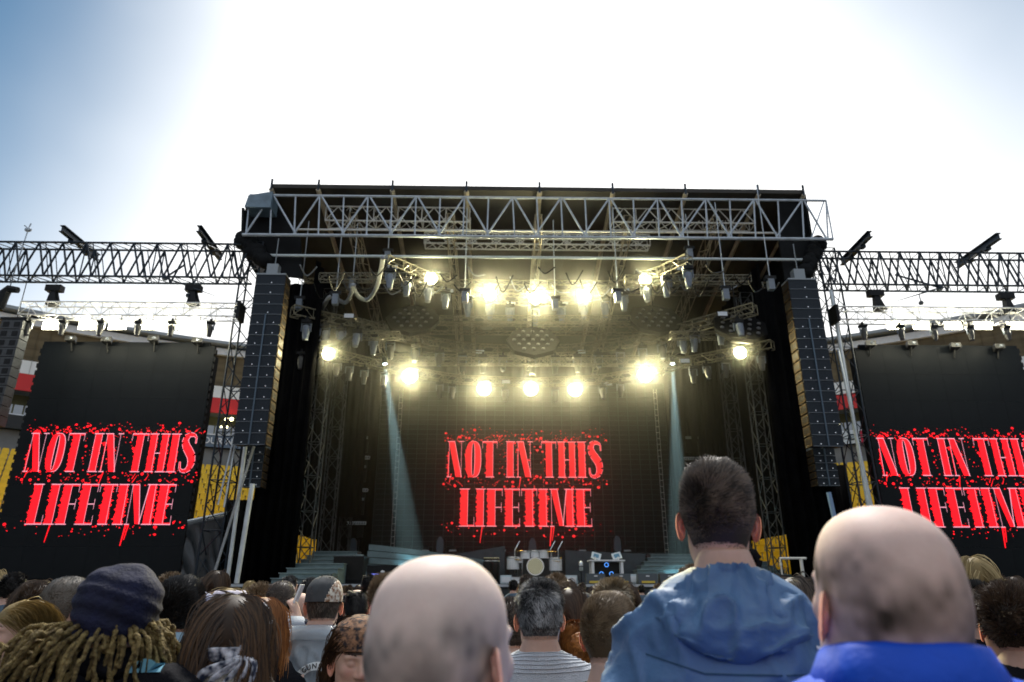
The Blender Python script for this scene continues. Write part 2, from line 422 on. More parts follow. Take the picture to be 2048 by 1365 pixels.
# front truss
def chord(pa, pb, r_, name, Y=YF, m=STEEL):
    p, q = pt(*pa, Y), pt(*pb, Y); MB().tube(p, q, r_, 8).build(name, m, roof); return p, q
t0, t1 = chord((500, 391), (1652, 402), 0.055, 'top_chord', YF - .3)
b0, b1 = chord((485, 470), (1666, 479), 0.07, 'bottom_chord', YF - .3)
chord((540, 459), (1600, 467), 0.045, 'bottom_chord', YF + .6, ALU)
web = MB()
tops = [543, 590, 637, 685, 732, 780, 828, 880, 931, 977, 1026, 1075, 1122, 1170, 1218, 1270, 1322, 1372, 1422, 1470, 1516, 1563]
def on(p, q, px):                              # where the chord crosses an image column, near enough
    lo, hi = 0.0, 1.0
    for _ in range(30):
        m_ = (lo + hi) / 2; w_ = p + (q - p) * m_ - np.array([0, 0, CAM_Z])
        x_ = 1024 + FOC * np.dot(w_, _r) / np.dot(w_, _f)
        if x_ < px: lo = m_
        else: hi = m_
    return p + (q - p) * lo
for x0 in np.arange(495, 1652, 48.2):
    web.tube(on(t0, t1, x0), on(b0, b1, x0 - 3 if x0 < 1024 else x0 + 4), 0.035, 6)
for i, x0 in enumerate(np.arange(495, 1600, 96.4)):
    web.tube(on(b0, b1, x0 - 5), on(t0, t1, x0 + 48), 0.042, 6); web.tube(on(t0, t1, x0 + 52), on(b0, b1, x0 + 98), 0.042, 6)
web.tube(on(t0, t1, 1648), on(b0, b1, 1622), 0.03); web.tube(t1, b1, 0.03)
web.build('truss_web', STEEL, roof)
# grey tarpaulin box on the left end, side cheeks
mb = MB(); c0, c1, c2, c3 = pt(489, 414, YF - .5), pt(497, 391, YF - .5), pt(545, 383, YF - .5), pt(541, 415, YF - .5)
off = np.array([0.0, 1.3, 0.0]); mb.rings([[c0, c3, c2, c1], [c + off for c in (c0, c3, c2, c1)]]); mb.build('end_tarpaulin', mat('grey_tarpaulin', (0.13, 0.19, 0.24), 0.45, 0, 0.2, 3, 0.6, 5), roof)
CHEEK = mat('black_side_cladding', (0.009, 0.01, 0.011), 0.8, 0, 0.3, 1.2, 0.5, 3, spec=.15)
for sgn, top, low in ((-1, (488, 416), (486, 500)), (1, (1607, 389), (1628, 520))):
    mb = MB(); p, q = pt(*top, YF + .1), pt(*low, YF + .1)
    mb.rings([[p, p + [.1 * sgn, 0, 0], q + [.1 * sgn, 0, 0], q], [p + [0, YB - YF, -3], p + [.1 * sgn, YB - YF, -3], q + [.1 * sgn, YB - YF, 0], q + [0, YB - YF, 0]]]); mb.build('side_cheek', CHEEK, roof)
# dark gable infill behind the ends of the front truss, ending in bundled fabric above the loudspeakers
mb = MB()
for i in range(14):
    t = i / 13; c = pt(487 + 40 * t + 5 * math.sin(i * 2.1), 478 + 44 * t, YF + .2); mb.ball(c, (0.35 + .12 * math.sin(i), 0.4, 0.34), 10, 6)
mb.build('fabric_bundle', CHEEK, roof, True)
mb = MB()
for i in range(12):
    t = i / 11; c = pt(1634 - 22 * t + 4 * math.sin(i * 1.7), 486 + 62 * t, YF + .2); mb.ball(c, (0.3 + .1 * math.sin(i * 2), 0.4, 0.32), 10, 6)
mb.build('fabric_bundle', CHEEK, roof, True)
mb = MB(); gp = [pt(x_, y_, YF + .35) for x_, y_ in ((491, 414), (544, 382), (600, 470), (606, 556), (566, 552), (520, 524), (488, 494))]
mb.rings([gp, [q_ + np.array([0, .12, 0]) for q_ in gp]]); mb.build('gable_cladding', CHEEK, roof)
mb = MB(); gp = [pt(x_, y_, YF + .35) for x_, y_ in ((1560, 390), (1607, 391), (1622, 470), (1636, 500), (1612, 556), (1570, 560), (1556, 470))]
mb.rings([gp, [q_ + np.array([0, .12, 0]) for q_ in gp]]); mb.build('gable_cladding', CHEEK, roof)
# inner lattice beams under the roof, front to back and across
br, ch = MB(), MB()
for px in (700, 900, 1079, 1260, 1440):
    t = (pt(px, 380, YF)[0] - A[0]) / (B[0] - A[0]); p, q = roofpt(t, YF + .8) - [0, 0, .9], roofpt(t, YB) - [0, 0, .9]; box_truss(ch, br, p, q, .3, .9, 1.2, .03, .02)
ch.build('purlin_chord', RIB, roof); br.build('purlin_bracing', RIB, roof)
for y_, dz in ((30, 1.9), (33.5, 1.9), (36.8, 1.8)):
    ch, br = MB(), MB(); p, q = roofpt(0.02, y_) - [0, 0, dz], roofpt(.98, y_) - [0, 0, dz]
    box_truss(ch, br, p, q, .5, .5, .6, .03, .018); ch.build('cross_beam_chord', mat('dull_steel', (0.22, 0.2, 0.14), 0.5, 0.4, 0.3, 4), roof); br.build('cross_beam_bracing', MATS['dull_steel'], roof)

# roof legs: lattice towers under the front corners and along the sides
def lattice_tower(x, y, z0, z1, w, label, m=DARKSTEEL, step=.9, name='lattice_tower', rc=.04, rb=.022):
    t = thing(name, label, 'tower', (x, y, z0)); ch, br = MB(), MB()
    box_truss(ch, br, (x, y, z0), (x, y, z1), w, w, step, rc, rb, up=(0, 1, 0))
    ch.build('chord', m, t); br.build('bracing', m, t)
    mb = MB(); mb.mm((x - w * .8, y - w * .8, z0), (x + w * .8, y + w * .8, z0 + .06)); mb.build('base_plate', m, t); return t
xl = pt(456, 900, 26.6)[0]; xr = pt(1712, 900, 26.6)[0]
lattice_tower(xl, 26.6, 0, 15.6, 0.75, 'tall dark lattice tower between the left side screen and loudspeaker column')
lattice_tower(xr, 26.6, 0, 15.6, 0.75, 'tall dark lattice tower between the right side screen and loudspeaker column')
xw0 = pt(573, 800, 25)[0] + .15; xw1 = pt(1598, 800, 25)[0] - .1
WH = mat('bare_steel', (0.05, 0.055, 0.055), 0.6, .2, .5, 3)
for side, xw in (('left', xw0), ('right', xw1)):
    for n_, (y_, w) in enumerate(((28.2, .55), (31.5, .55), (35.2, .5))):
        lattice_tower(xw + (.25 if side == 'left' else -.25), y_, 1.8, 14.2, w, f'slim lattice mast against the black drape on stage {side}, {ORD[n_]} from the front', WH, .7, 'slim_lattice_mast', .03, .018)
# white downpipe poles in front of the side towers
for px0, py0, px1, py1, lab in ((490, 900, 472, 1040, 'pale upright pole beside the lattice tower left of the stage'), (1682, 700, 1733, 1080, 'pale upright pole beside the lattice tower right of the stage')):
    p, q = pt(px0, py0, 26.1), pt(px1, py1, 26.1); p = np.array([p[0], 26.1, 13.5]); q = np.array([p[0], 26.1, 0.0])
    tag(MB().tube(p, q, .07, 10).build('steel_pole', mat('pale_pole', (.62, .68, .72), .4, .2, .1, 3)), lab, 'pole')

# ================================================================== DRAPES
def drape(name, label, x0, x1, y0, y1, z0, z1, folds, amp, m=VELVET, cat='drape'):
    mb = MB(); n = folds * 6; top, bot, rs = [], [], []
    L_ = math.hypot(x1 - x0, y1 - y0); nx, ny = -(y1 - y0) / L_, (x1 - x0) / L_
    for i in range(n + 1):
        t = i / n; d = amp * math.sin(2 * math.pi * folds * t + .6 * math.sin(9 * t)); x, y = x0 + (x1 - x0) * t, y0 + (y1 - y0) * t
        rs.append([(x + nx * d * .6, y + ny * d * .6, z1), (x + nx * d * 1.2, y + ny * d * 1.2, z0), (x + nx * (d * 1.2 + .02), y + ny * (d * 1.2 + .02), z0), (x + nx * (d * .6 + .02), y + ny * (d * .6 + .02), z1)])
    mb.rings(rs); return tag(mb.build(name, m, None, True), label, cat)
drape('side_drape', 'black drape hanging along the left side of the stage, towards the front', xw0 - .2, xw0 - .2, 27.2, 32.0, 3.7, 15.3, 8, .12)
drape('side_drape', 'black drape hanging along the left side of the stage, towards the back', xw0 - .2, xw0 - .2, 32.05, 38.6, 1.82, 15.3, 10, .12)
drape('side_drape', 'black drape hanging along the right side of the stage, towards the front', xw1 + .2, xw1 + .2, 27.2, 32.0, 3.7, 15.3, 8, .12)
drape('side_drape', 'black drape hanging along the right side of the stage, towards the back', xw1 + .2, xw1 + .2, 32.05, 38.6, 1.82, 15.3, 10, .12)
drape('back_drape', 'wide black backdrop hanging behind the centre video wall', xw0 - 1.5, xw1 + 1.5, 39.2, 39.2, 1.8, 15.5, 40, .1)
drape('leg_drape', 'narrow black drape between loudspeaker column and stage opening, left', xw0 - 1.6, xw0 + .25, 27.0, 27.0, 1.8, 14.0, 5, .08)
drape('leg_drape', 'narrow black drape between loudspeaker column and stage opening, right', xw1 - .25, xw1 + 1.9, 27.0, 27.0, 1.8, 14.0, 5, .08)
drape('wing_drape', 'black drape closing the wing behind the left lattice masts', xw0 - .1, xw0 + 1.2, 34.0, 34.0, 4.9, 15, 4, .08)
drape('wing_drape', 'black drape closing the wing behind the right lattice masts', xw1 - 1.2, xw1 + .1, 34.0, 34.0, 4.9, 15, 4, .08)
p_, q_ = pt(455, 1000, 27.3), pt(530, 1000, 27.3)
drape('mask_drape', 'black masking cloth behind the struts under the left loudspeaker column', p_[0], q_[0], 27.3, 27.3, 0.02, p_[2], 4, .07)
p_, q_ = pt(1600, 930, 27.3), pt(1692, 930, 27.3)
drape('mask_drape', 'black masking cloth behind the strut under the right loudspeaker column', p_[0], q_[0], 27.3, 27.3, 0.02, p_[2], 4, .07)
# wrinkled black tarpaulin skirts beside the side screens
def tarp(px0, px1, ytop0, ytop1, Y, label):
    p, q = pt(px0, ytop0, Y), pt(px1, ytop1, Y); mb = MB(); rs = []
    for i in range(49):
        t = i / 48; rowp = []
        for k in range(25):
            s = k / 24; a = p + (q - p) * t; z = a[2] * (1 - s)
            fold = .16 * abs(math.sin(13 * (s * .9 - t * .75) + .8 * math.sin(5 * t))) ** 5 * (.5 + .5 * math.sin(7 * t + 3 * s))
            rowp.append((a[0], a[1] + fold * min(1, s * 6), z))
        for k in range(24, -1, -1):
            x, y, z = rowp[k]; rowp.append((x, y + .03, z))
        rs.append(rowp)
    mb.rings(rs)
    return tag(mb.build('tarpaulin_skirt', mat('black_shiny_tarpaulin', (0.02, 0.026, 0.032), 0.28, 0, .2, 3, .3, 7), None, True), label, 'tarpaulin')
tarp(376, 450, 1043, 1030, 26.9, 'wrinkled black tarpaulin skirt below yellow seats left of the stage')
tarp(1698, 1790, 1110, 1130, 26.9, 'wrinkled black tarpaulin skirt behind the bald man on the right')
for px0, px1, y0_, y1_, lab in ((376, 455, 1043, 1026, 'pale rail along the top of the left tarpaulin skirt'),):
    tag(MB().path([pt(px0, y0_, 26.7), pt(px1, y1_, 26.7)], .06, 6).build('rail', STEEL), lab, 'rail')

# ================================================================== CENTRE VIDEO WALL
L0, L1 = pt(742, 1105, YLED), pt(1352, 1105, YLED)
LX0, LX1, LZ0 = L0[0], L1[0], L0[2]
NC, NR = 30, 34
pw = (LX1 - LX0) / NC; ph = pw * .51
wall = thing('video_wall', 'dark gridded centre video wall showing red blood-spattered lettering', 'video wall', ((LX0 + LX1) / 2, YLED, LZ0))
LED = mat('video_panel_mesh', (0.012, 0.016, 0.017), 0.6, 0.0, 0.25, 6, spec=.15)
pm = MB(); pm.mm((-pw / 2 + .018, -.04, .013), (pw / 2 - .018, .04, ph - .013)); pm = pm.mesh('video_panel'); pm.materials.append(LED)
bulk = MB(); k_ = 0
for r_ in range(NR):
    for c in range(NC):
        x = LX0 + pw * (c + .5); z = LZ0 + ph * r_
        jy = .012 * math.sin(c * 12.9 + r_ * 7.7)
        if r_ < 20 and (c < 15) : 
            o = link(pm, 'video_panel', None, wall, (x - wall.location.x, jy, z - LZ0)); k_ += 1
        else: bulk.mm((x - pw / 2 + .018, YLED - .04 + jy, z + .013), (x + pw / 2 - .018, YLED + .04 + jy, z + ph - .013))
tag(bulk.build('video_panels', LED, wall), kind='stuff')
mb = MB(); GRD = mat('panel_frame_grey', (0.075, 0.1, 0.105), 0.6, spec=.2)
for c in range(NC + 1): mb.mm((LX0 + pw * c - .012, YLED - .05, LZ0), (LX0 + pw * c + .012, YLED - .005, LZ0 + ph * NR))
for r_ in range(NR + 1): mb.mm((LX0, YLED - .046, LZ0 + ph * r_ - .009), (LX1, YLED - .004, LZ0 + ph * r_ + .009))
mb.build('panel_frame', GRD, wall)
# rope ladders hanging in front of the wall
for px0, px1, lab in ((800, 778, 'thin hanging wire ladder in front of the left part of the video wall'), (1313, 1342, 'thin hanging wire ladder in front of the right part of the video wall')):
    p, q = pt(px0, 830, YLED - .6), pt(px1, 1108, YLED - .6)
    x0, z0, z1 = p[0], q[2], p[2] + 1.5
    mb = MB()
    for s in (-.09, .09): mb.tube((x0 + s, YLED - .6, z0), (x0 + s, YLED - .6, z1), .012, 4)
    for z in np.arange(z0 + .2, z1, .33): mb.tube((x0 - .09, YLED - .6, z), (x0 + .09, YLED - .6, z), .014, 4)
    tag(mb.build('wire_ladder', ALU), lab, 'ladder')

# ------------------------------------------------------------------ lettering as drawn on the screens
def jag_stem(x0, x1, y0, y1, rg, ragL=.035, ragR=0.0):
    L_, R_ = [], []
    y = y0
    while y < y1:
        L_.append((x0 - rg.random() * ragL * (1 if rg.random() < .8 else 2), y)); 
        if ragR: R_.append((x1 + rg.random() * ragR * (1 if rg.random() < .75 else 1.8), y))
        y += rg.uniform(.012, .04)
    if not ragR: R_ = [(x1, y0), (x1, y1)]
    else: R_ = [(x1, y0)] + R_[1:] + [(x1, y1)]
    return R_ + [(x0, y1)] + L_[1:][::-1] + [(x0, y0)]
def bar(x0, y0, x1, y1): return [(x0, y0), (x1, y0), (x1, y1), (x0, y1)]
def glyph(c, rg, rag):
    red, pink = [], []; t = .013
    J = lambda a, b: red.append(jag_stem(a, b, 0.01, .99, rg, rag[0], rag[1]))
    S = lambda a, b, top: pink.append(bar(a, .976, b, 1) if top else bar(a, 0, b, .024))
    V = lambda x, y0=0, y1=1: pink.append(bar(x, y0, x + t, y1))
    if c == 'I': J(.05, .25); V(.25); V(.03, .03, .97) if rag[0] < .02 else 0; S(0, .32, 1); S(0, .32, 0); w = .32
    elif c == 'N':
        red.append([(.04, .99), (.24, .99), (.5, .01), (.31, .01)]); V(.06); V(.48); pink.append([(.24, .99), (.258, .99), (.52, 0), (.5, 0)])
        S(0, .26, 1); S(.4, .58, 1); S(0, .16, 0); w = .58
        red.append(jag_stem(.05, .075, .01, .7, rg, rag[0]))
    elif c == 'O':
        n = 28
        def el(rx, ry, k): a = 2 * math.pi * k / n; cx, sy = math.cos(a), math.sin(a); return (.28 + rx * math.copysign(abs(cx) ** .7, cx), .5 + ry * math.copysign(abs(sy) ** .8, sy))
        for k in range(n):
            red.append([el(.26 + rg.random() * rag[0] * (1 if el(1, 1, k)[0] < .28 else 0), .5, k), el(.26, .5, k + 1), el(.06, .45, k + 1), el(.06, .45, k)])
            if k < 8 or k > 20: pink.append([el(.278, .505, k), el(.278, .505, k + 1), el(.256, .49, k + 1), el(.256, .49, k)])
            pink.append([el(.063, .45, k), el(.063, .45, k + 1), el(.043, .44, k + 1), el(.043, .44, k)])
        w = .56
    elif c == 'T': J(.16, .36); V(.36); S(0, .52, 1); S(.12, .42, 0); V(0, .8, 1); V(.5, .8, 1); red.append(bar(.02, .945, .5, .976)); w = .52
    elif c == 'H': J(.05, .23); J(.41, .59); V(.23); V(.59); S(0, .29, 1); S(0, .29, 0); S(.35, .65, 1); S(.35, .65, 0); pink.append(bar(.25, .475, .41, .5)); w = .65
    elif c == 'S':
        P = [(.46, .74, .012), (.46, .9, .016), (.38, .965, .035), (.24, .975, .05), (.13, .89, .085), (.12, .77, .1), (.18, .65, .11), (.28, .54, .115), (.38, .41, .115), (.41, .26, .105), (.37, .12, .08), (.27, .035, .045), (.15, .03, .03), (.07, .09, .024), (.05, .27, .016)]
        for (a, b) in zip(P[:-1], P[1:]):
            d = np.array(b[:2]) - np.array(a[:2]); nrm = np.array([-d[1], d[0]]) / np.linalg.norm(d)
            red.append([tuple(np.array(a[:2]) + nrm * a[2]), tuple(np.array(b[:2]) + nrm * b[2]), tuple(np.array(b[:2]) - nrm * b[2]), tuple(np.array(a[:2]) - nrm * a[2])])
            for sg in (1, -1): pink.append([tuple(np.array(a[:2]) + sg * nrm * a[2]), tuple(np.array(b[:2]) + sg * nrm * b[2]), tuple(np.array(b[:2]) + sg * nrm * (b[2] + .014)), tuple(np.array(a[:2]) + sg * nrm * (a[2] + .014))])
        w = .54
    elif c == 'L': J(.06, .27); V(.27); S(0, .33, 1); S(0, .5, 0); V(.48, 0, .24); red.append(bar(.27, .024, .48, .05)); w = .5
    elif c in 'FE':
        J(.06, .27); V(.27); S(0, .52, 1); V(.5, .8, 1); pink.append(bar(.29, .49, .47, .515)); V(.47, .38, .63); red.append(bar(.27, .945, .5, .976))
        if c == 'E': S(0, .52, 0); V(.5, 0, .22); red.append(bar(.27, .024, .5, .05))
        else: S(0, .33, 0)
        w = .53
    elif c == 'M':
        V(.06); red.append([(.05, .99), (.25, .99), (.45, .02), (.31, .02)]); pink.append([(.25, .99), (.27, .99), (.46, .02), (.442, .02)]); pink.append([(.42, .02), (.445, .02), (.58, .99), (.55, .99)])
        red.append(jag_stem(.55, .75, .01, .99, rg, .01, rag[1])); V(.75); S(0, .27, 1); S(.5, .82, 1); S(0, .15, 0); S(.5, .82, 0); w = .82
    else: w = .22
    return red, pink, w
REDS = mat('screen_red', (.3, 0, 0), .5, emit=(1.0, 0.004, 0.012), estr=1.25)
REDC = mat('screen_red_through_mesh', (.3, 0, 0), .5, emit=(1.0, 0.02, 0.025), estr=0.85)
PINK = mat('screen_pale_pink', (.5, .3, .35), .5, emit=(0.9, 0.33, 0.44), estr=0.75)
PINKC = mat('screen_pink_through_mesh', (.5, .2, .25), .5, emit=(0.95, 0.25, 0.28), estr=0.9)
def screen_lettering(parent, ox, oz, W, y, seed, mr_, mp_):
    """two lines of tall condensed lettering; W is the width of the first line; ox,oz its lower left corner"""
    rg = random.Random(seed); red, pink, spl = MB(), MB(), MB()
    def line(s, x0, z0, width, h, pattern):
        gs = [glyph(c, rg, pattern(i)) for i, c in enumerate(s)]
        gap = .035; tot = sum(g_[2] + gap for g_ in gs) - gap; kx = width / tot; x = x0
        for rd, pk, w in gs:
            for P in rd: red.add([(x + a * kx, y, z0 + b * h) for a, b in P], [tuple(range(len(P)))])
            for P in pk: pink.add([(x + a * kx, y - .006, z0 + b * h) for a, b in P], [tuple(range(len(P)))])
            x += (w + gap) * kx
    h = W * .232
    line('NOT IN THIS', ox, oz, W, h, lambda i: (.05, .0) if i < 3 else ((.012, .012) if i < 8 else (.02, .045)))
    line('LIFETIME', ox + W * .085, oz - h * 1.3, W * .83, h, lambda i: (.06, 0) if i < 4 else (.06, .075))
    for k in range(430):                                   # spatter
        a = rg.random(); x = ox + W * rg.uniform(-.03, 1.03)
        band = rg.random()
        if band < .38: z = oz + h * (1 + abs(rg.gauss(0, .14)))
        elif band < .66: z = oz + h * rg.uniform(-.33, .05)
        elif band < .85: z = oz + h * rg.uniform(0, 1); x = ox + W * rg.uniform(.33, .66)
        else: z = oz - h * 1.3 + h * rg.uniform(-.28, .1)
        r_ = W * (.0022 + .0075 * rg.random() ** 5); n = 7; e = rg.uniform(.7, 1.5)
        spl.add([(x + r_ * e * math.cos(2 * math.pi * j / n), y - .003, z + r_ * math.sin(2 * math.pi * j / n)) for j in range(n)], [tuple(range(n))])
    for fx, z0, ln, w in ((.23, -1.3, .42, .004), (.66, -1.3, .5, .006), (.675, -1.3, .36, .004), (.47, 0, .3, .004), (.03, .1, .25, .004)):
        x = ox + W * fx; zt = oz + h * z0; spl.add([(x - W * w, y - .003, zt), (x + W * w, y - .003, zt), (x + W * w * .5 - W * .012, y - .003, zt - h * ln), (x - W * w * .5 - W * .012, y - .003, zt - h * ln)], [(0, 1, 2, 3)])
    for k in range(26):                                    # streaks
        x = ox + W * rg.uniform(0, 1); z = oz + h * rg.choice([rg.uniform(.95, 1.08), rg.uniform(-.3, 0)]); an = rg.uniform(.4, 1.2) * rg.choice([-1, 1]); ln = W * rg.uniform(.015, .05); w = W * .003
        dx, dz = math.cos(an) * ln, math.sin(an) * ln
        spl.add([(x - w, y - .0035, z), (x + w, y - .0035, z), (x + dx + w * .3, y - .0035, z + dz), (x + dx - w * .3, y - .0035, z + dz)], [(0, 1, 2, 3)])
    red.build('lettering', mr_, parent); pink.build('lettering_outline', mp_, parent); tag(spl.build('blood_spatter', mr_, parent), kind='stuff')
p, q = pt(893, 955, YLED - .08), pt(1208, 955, YLED - .08)
screen_lettering(wall, p[0], p[2], q[0] - p[0], YLED - .08, 5, REDC, PINKC)

# ================================================================== SIDE SCREENS
YS = 27.6
SCR = mat('side_screen_face', (0.009, 0.0115, 0.014), 0.45, 0.0, 0.12, 1.0, 0.02, 200, spec=.12)
def side_screen(label, xa, xb, ztop, lx0, lx1, lz, seed, step):
    t = thing('side_screen', label, 'video screen', ((xa + xb) / 2, YS, 0)); n = 6; m = 8
    pmx = (xb - xa) / n; pmz = (ztop - 2.0) / m
    me = MB(); me.mm((-pmx / 2 + .002, -.06, .002), (pmx / 2 - .002, .1, pmz - .002)); me = me.mesh('screen_panel'); me.materials.append(SCR)
    for i in range(n):
        for k in range(m):
            link(me, 'screen_panel', None, t, (xa + pmx * (i + .5) - t.location.x, 0, 2.0 + pmz * k))
    mb = MB(); mb.mm((xa + .25 * (step < 0), YS - .02, ztop), (xb - .25 * (step > 0), YS + .12, ztop + .16)); mb.build('top_panel', SCR, t)
    ec = MB().box((0, .02, 0), (.07, .12, .2)).mesh('edge_clamp'); ec.materials.append(BLACKMETAL)
    for z in np.arange(2.1, ztop, .32):
        for x in (xa - .04, xb + .04): link(ec, 'edge_clamp', None, t, (x - t.location.x, 0, z))
    mb = MB(); mb.mm((xa + .1, YS + .12, .0), (xb - .1, YS + .7, ztop - .3)); mb.build('support_frame', BLACKMETAL, t)
    mb = MB(); mb.mm((xa, YS - .1, 0.0), (xb, YS + .1, 1.98)); mb.build('black_base', VELVET, t)
    screen_lettering(t, lx0, lz, lx1 - lx0, YS - .075, seed, REDS, PINK); return t
xa, xb = pt(88, 690, YS)[0], pt(432, 692, YS)[0]
z1 = pt(250, 692, YS)[2]; p, q = pt(45, 944, YS - .07), pt(388, 944, YS - .07)
side_screen('portrait video screen left of the stage with glowing red lettering', xa, xb, z1, p[0], q[0], p[2], 11, 1)
xa2 = pt(1707, 698, YS)[0]; p2 = pt(1765, 952, YS - .07)
side_screen('portrait video screen right of the stage, cut by the picture edge', xa2, xa2 + (xb - xa), pt(1860, 698, YS)[2], p2[0], p2[0] + (q[0] - p[0]), p2[2], 11, -1)

# ================================================================== LOUDSPEAKER COLUMNS
CAB = mat('loudspeaker_grille', (0.022, 0.029, 0.038), 0.6, 0, .2, 25, .5, 220, spec=.2)
CABSIDE = mat('brown_loudspeaker_side', (0.055, 0.038, 0.022), 0.8, 0, .35, 9, spec=.08)  # warm stage-lamp light on the inner side is put into this colour
def line_array(label, pxl, pxr, py0, py1, Y, rows, narrow=0, mirror=False, single=4):
    p, q = pt(pxl, py0, Y), pt(pxr, py0, Y); w = q[0] - p[0]; zt = p[2]; zb_ = pt(pxl, py1, Y)[2]; h = (zt - zb_) / rows
    cx = (p[0] + q[0]) / 2; t = thing('line_array', label, 'loudspeaker', (cx, Y, zb_))
    for k in range(rows):
        z0 = zt - h * (k + 1); ww = w; tilt = 0.02 * k
        def cab(x0, x1):
            mb = MB(); hh = (x1 - x0) / 2; cxx = (x0 + x1) / 2
            mb.rings([[(x0, Y, z0 + .012), (x1, Y, z0 + .012), (x1, Y, z0 + h - .012), (x0, Y, z0 + h - .012)], [(x0 + .02, Y + .62, z0 + .05), (x1 - .02, Y + .62, z0 + .05), (x1 - .02, Y + .62, z0 + h - .05), (x0 + .02, Y + .62, z0 + h - .05)]])
            c = mb.build('cabinet', CAB, t)
            b_ = MB(); b_.ball((cxx + hh * .1, Y - .008, z0 + .09), (.028, .01, .028), 8, 6); 
            ob = b_.build('badge', CHROME, None); ob.parent = c; 
            ob.data.transform(Matrix.Translation(-Vector(t.location)))
            e_ = MB(); e_.mm((x0 + .01, Y - .018, z0 + .004), (x1 - .01, Y + .02, z0 + .022)); e2 = e_.build('edge_trim', mat('grille_trim', (.16, .19, .22), .5), None); e2.parent = c; e2.data.transform(Matrix.Translation(-Vector(t.location)))
            return c
        if k < single: cab(cx - w / 2, cx + w / 2); 
        else:
            cab(cx - w / 2, cx - .03); cab(cx + .03, cx + w / 2)
        # side plate with slots, stage side
        xs = cx + w / 2 if not mirror else cx - w / 2; sg = 1 if not mirror else -1
        mb = MB()
        mb.mm((xs + .003 * sg, Y + .03, z0 + .03), (xs + .03 * sg, Y + .6, z0 + h - .03))
        sp = mb.build('side_plate', CABSIDE, t)
        mb = MB()
        for j in range(4): mb.mm((xs + .031 * sg, Y + .1 + j * .12, z0 + h * .25), (xs + .04 * sg, Y + .16 + j * .12, z0 + h * .75))
        ob = mb.build('slot', BLACKPLAST, None); ob.parent = sp; ob.data.transform(Matrix.Translation(-Vector(t.location)))
    if rows > single:
        mb = MB(); mb.tube((cx, Y - .02, zb_), (cx, Y - .02, zt - h * single), .035, 8); mb.build('centre_spine', mat('spine_steel', (.09, .13, .17), .4, .5), t)
    mb = MB(); mb.mm((cx - w / 2, Y - .02, zt + .005), (cx + w / 2, Y + .7, zt + .07)); mb.mm((cx - .25, Y + .1, zt + .071), (cx + .2, Y + .45, zt + .55)); mb.tube((cx, Y + .3, zt + .55), (cx, Y + .3, zt + 1.8), .02)
    mb.build('rigging_frame', mat('rig_grey', (.25, .28, .3), .5, .3), t); return t
line_array('tall black loudspeaker column left of the stage opening', 513, 572, 550, 890, 25.0, 16)
line_array('tall black loudspeaker column right of the stage opening', 1576, 1633, 560, 893, 25.0, 16, mirror=True)
line_array('short dim loudspeaker column hanging behind the left tall one', 489, 530, 893, 975, 26.3, 5, single=0)
line_array('short dim loudspeaker column hanging behind the right tall one', 1626, 1668, 897, 972, 26.3, 5, mirror=True, single=0)
# outer side hang at the left picture edge
def box_array(label, px, py0, py1, Y, w, rows):
    p = pt(px, py0, Y); zt = p[2]; zb_ = pt(px, py1, Y)[2]; h = (zt - zb_) / rows; t = thing('line_array', label, 'loudspeaker', (p[0], Y, zb_))
    for k in range(rows):
        z0 = zt - h * (k + 1); mb = MB(); mb.mm((p[0] - w / 2, Y, z0 + .015), (p[0] + w / 2, Y + .5, z0 + h - .015)); c = mb.build('cabinet', mat('charcoal_cabinet', (.05, .055, .06), .6, 0, .2, 10), t)
        for s in (-1, 1):
            b_ = MB(); b_.mm((p[0] + s * w * .25 - w * .14, Y - .012, z0 + h * .22), (p[0] + s * w * .25 + w * .14, Y + .004, z0 + h * .78)); o = b_.build('horn_mouth', BLACKPLAST, None); o.parent = c; o.data.transform(Matrix.Translation(-Vector(t.location)))
    mb = MB(); mb.mm((p[0] - w / 2 - .1, Y, zt), (p[0] + w / 2 + .1, Y + .5, zt + .12)); mb.tube((p[0], Y + .2, zt + .1), (p[0], Y + .2, zt + 2.2), .02, 4); mb.build('rigging_frame', BLACKMETAL, t)
box_array('charcoal loudspeaker column at the left picture edge', 26, 640, 850, 25.6, 0.85, 11)
def pz(px, py, z):                        # the point seen at a pixel at a given height
    d = ray(px, py); d = d * ((z - CAM_Z) / d[2]); return np.array([d[0], d[1], z])
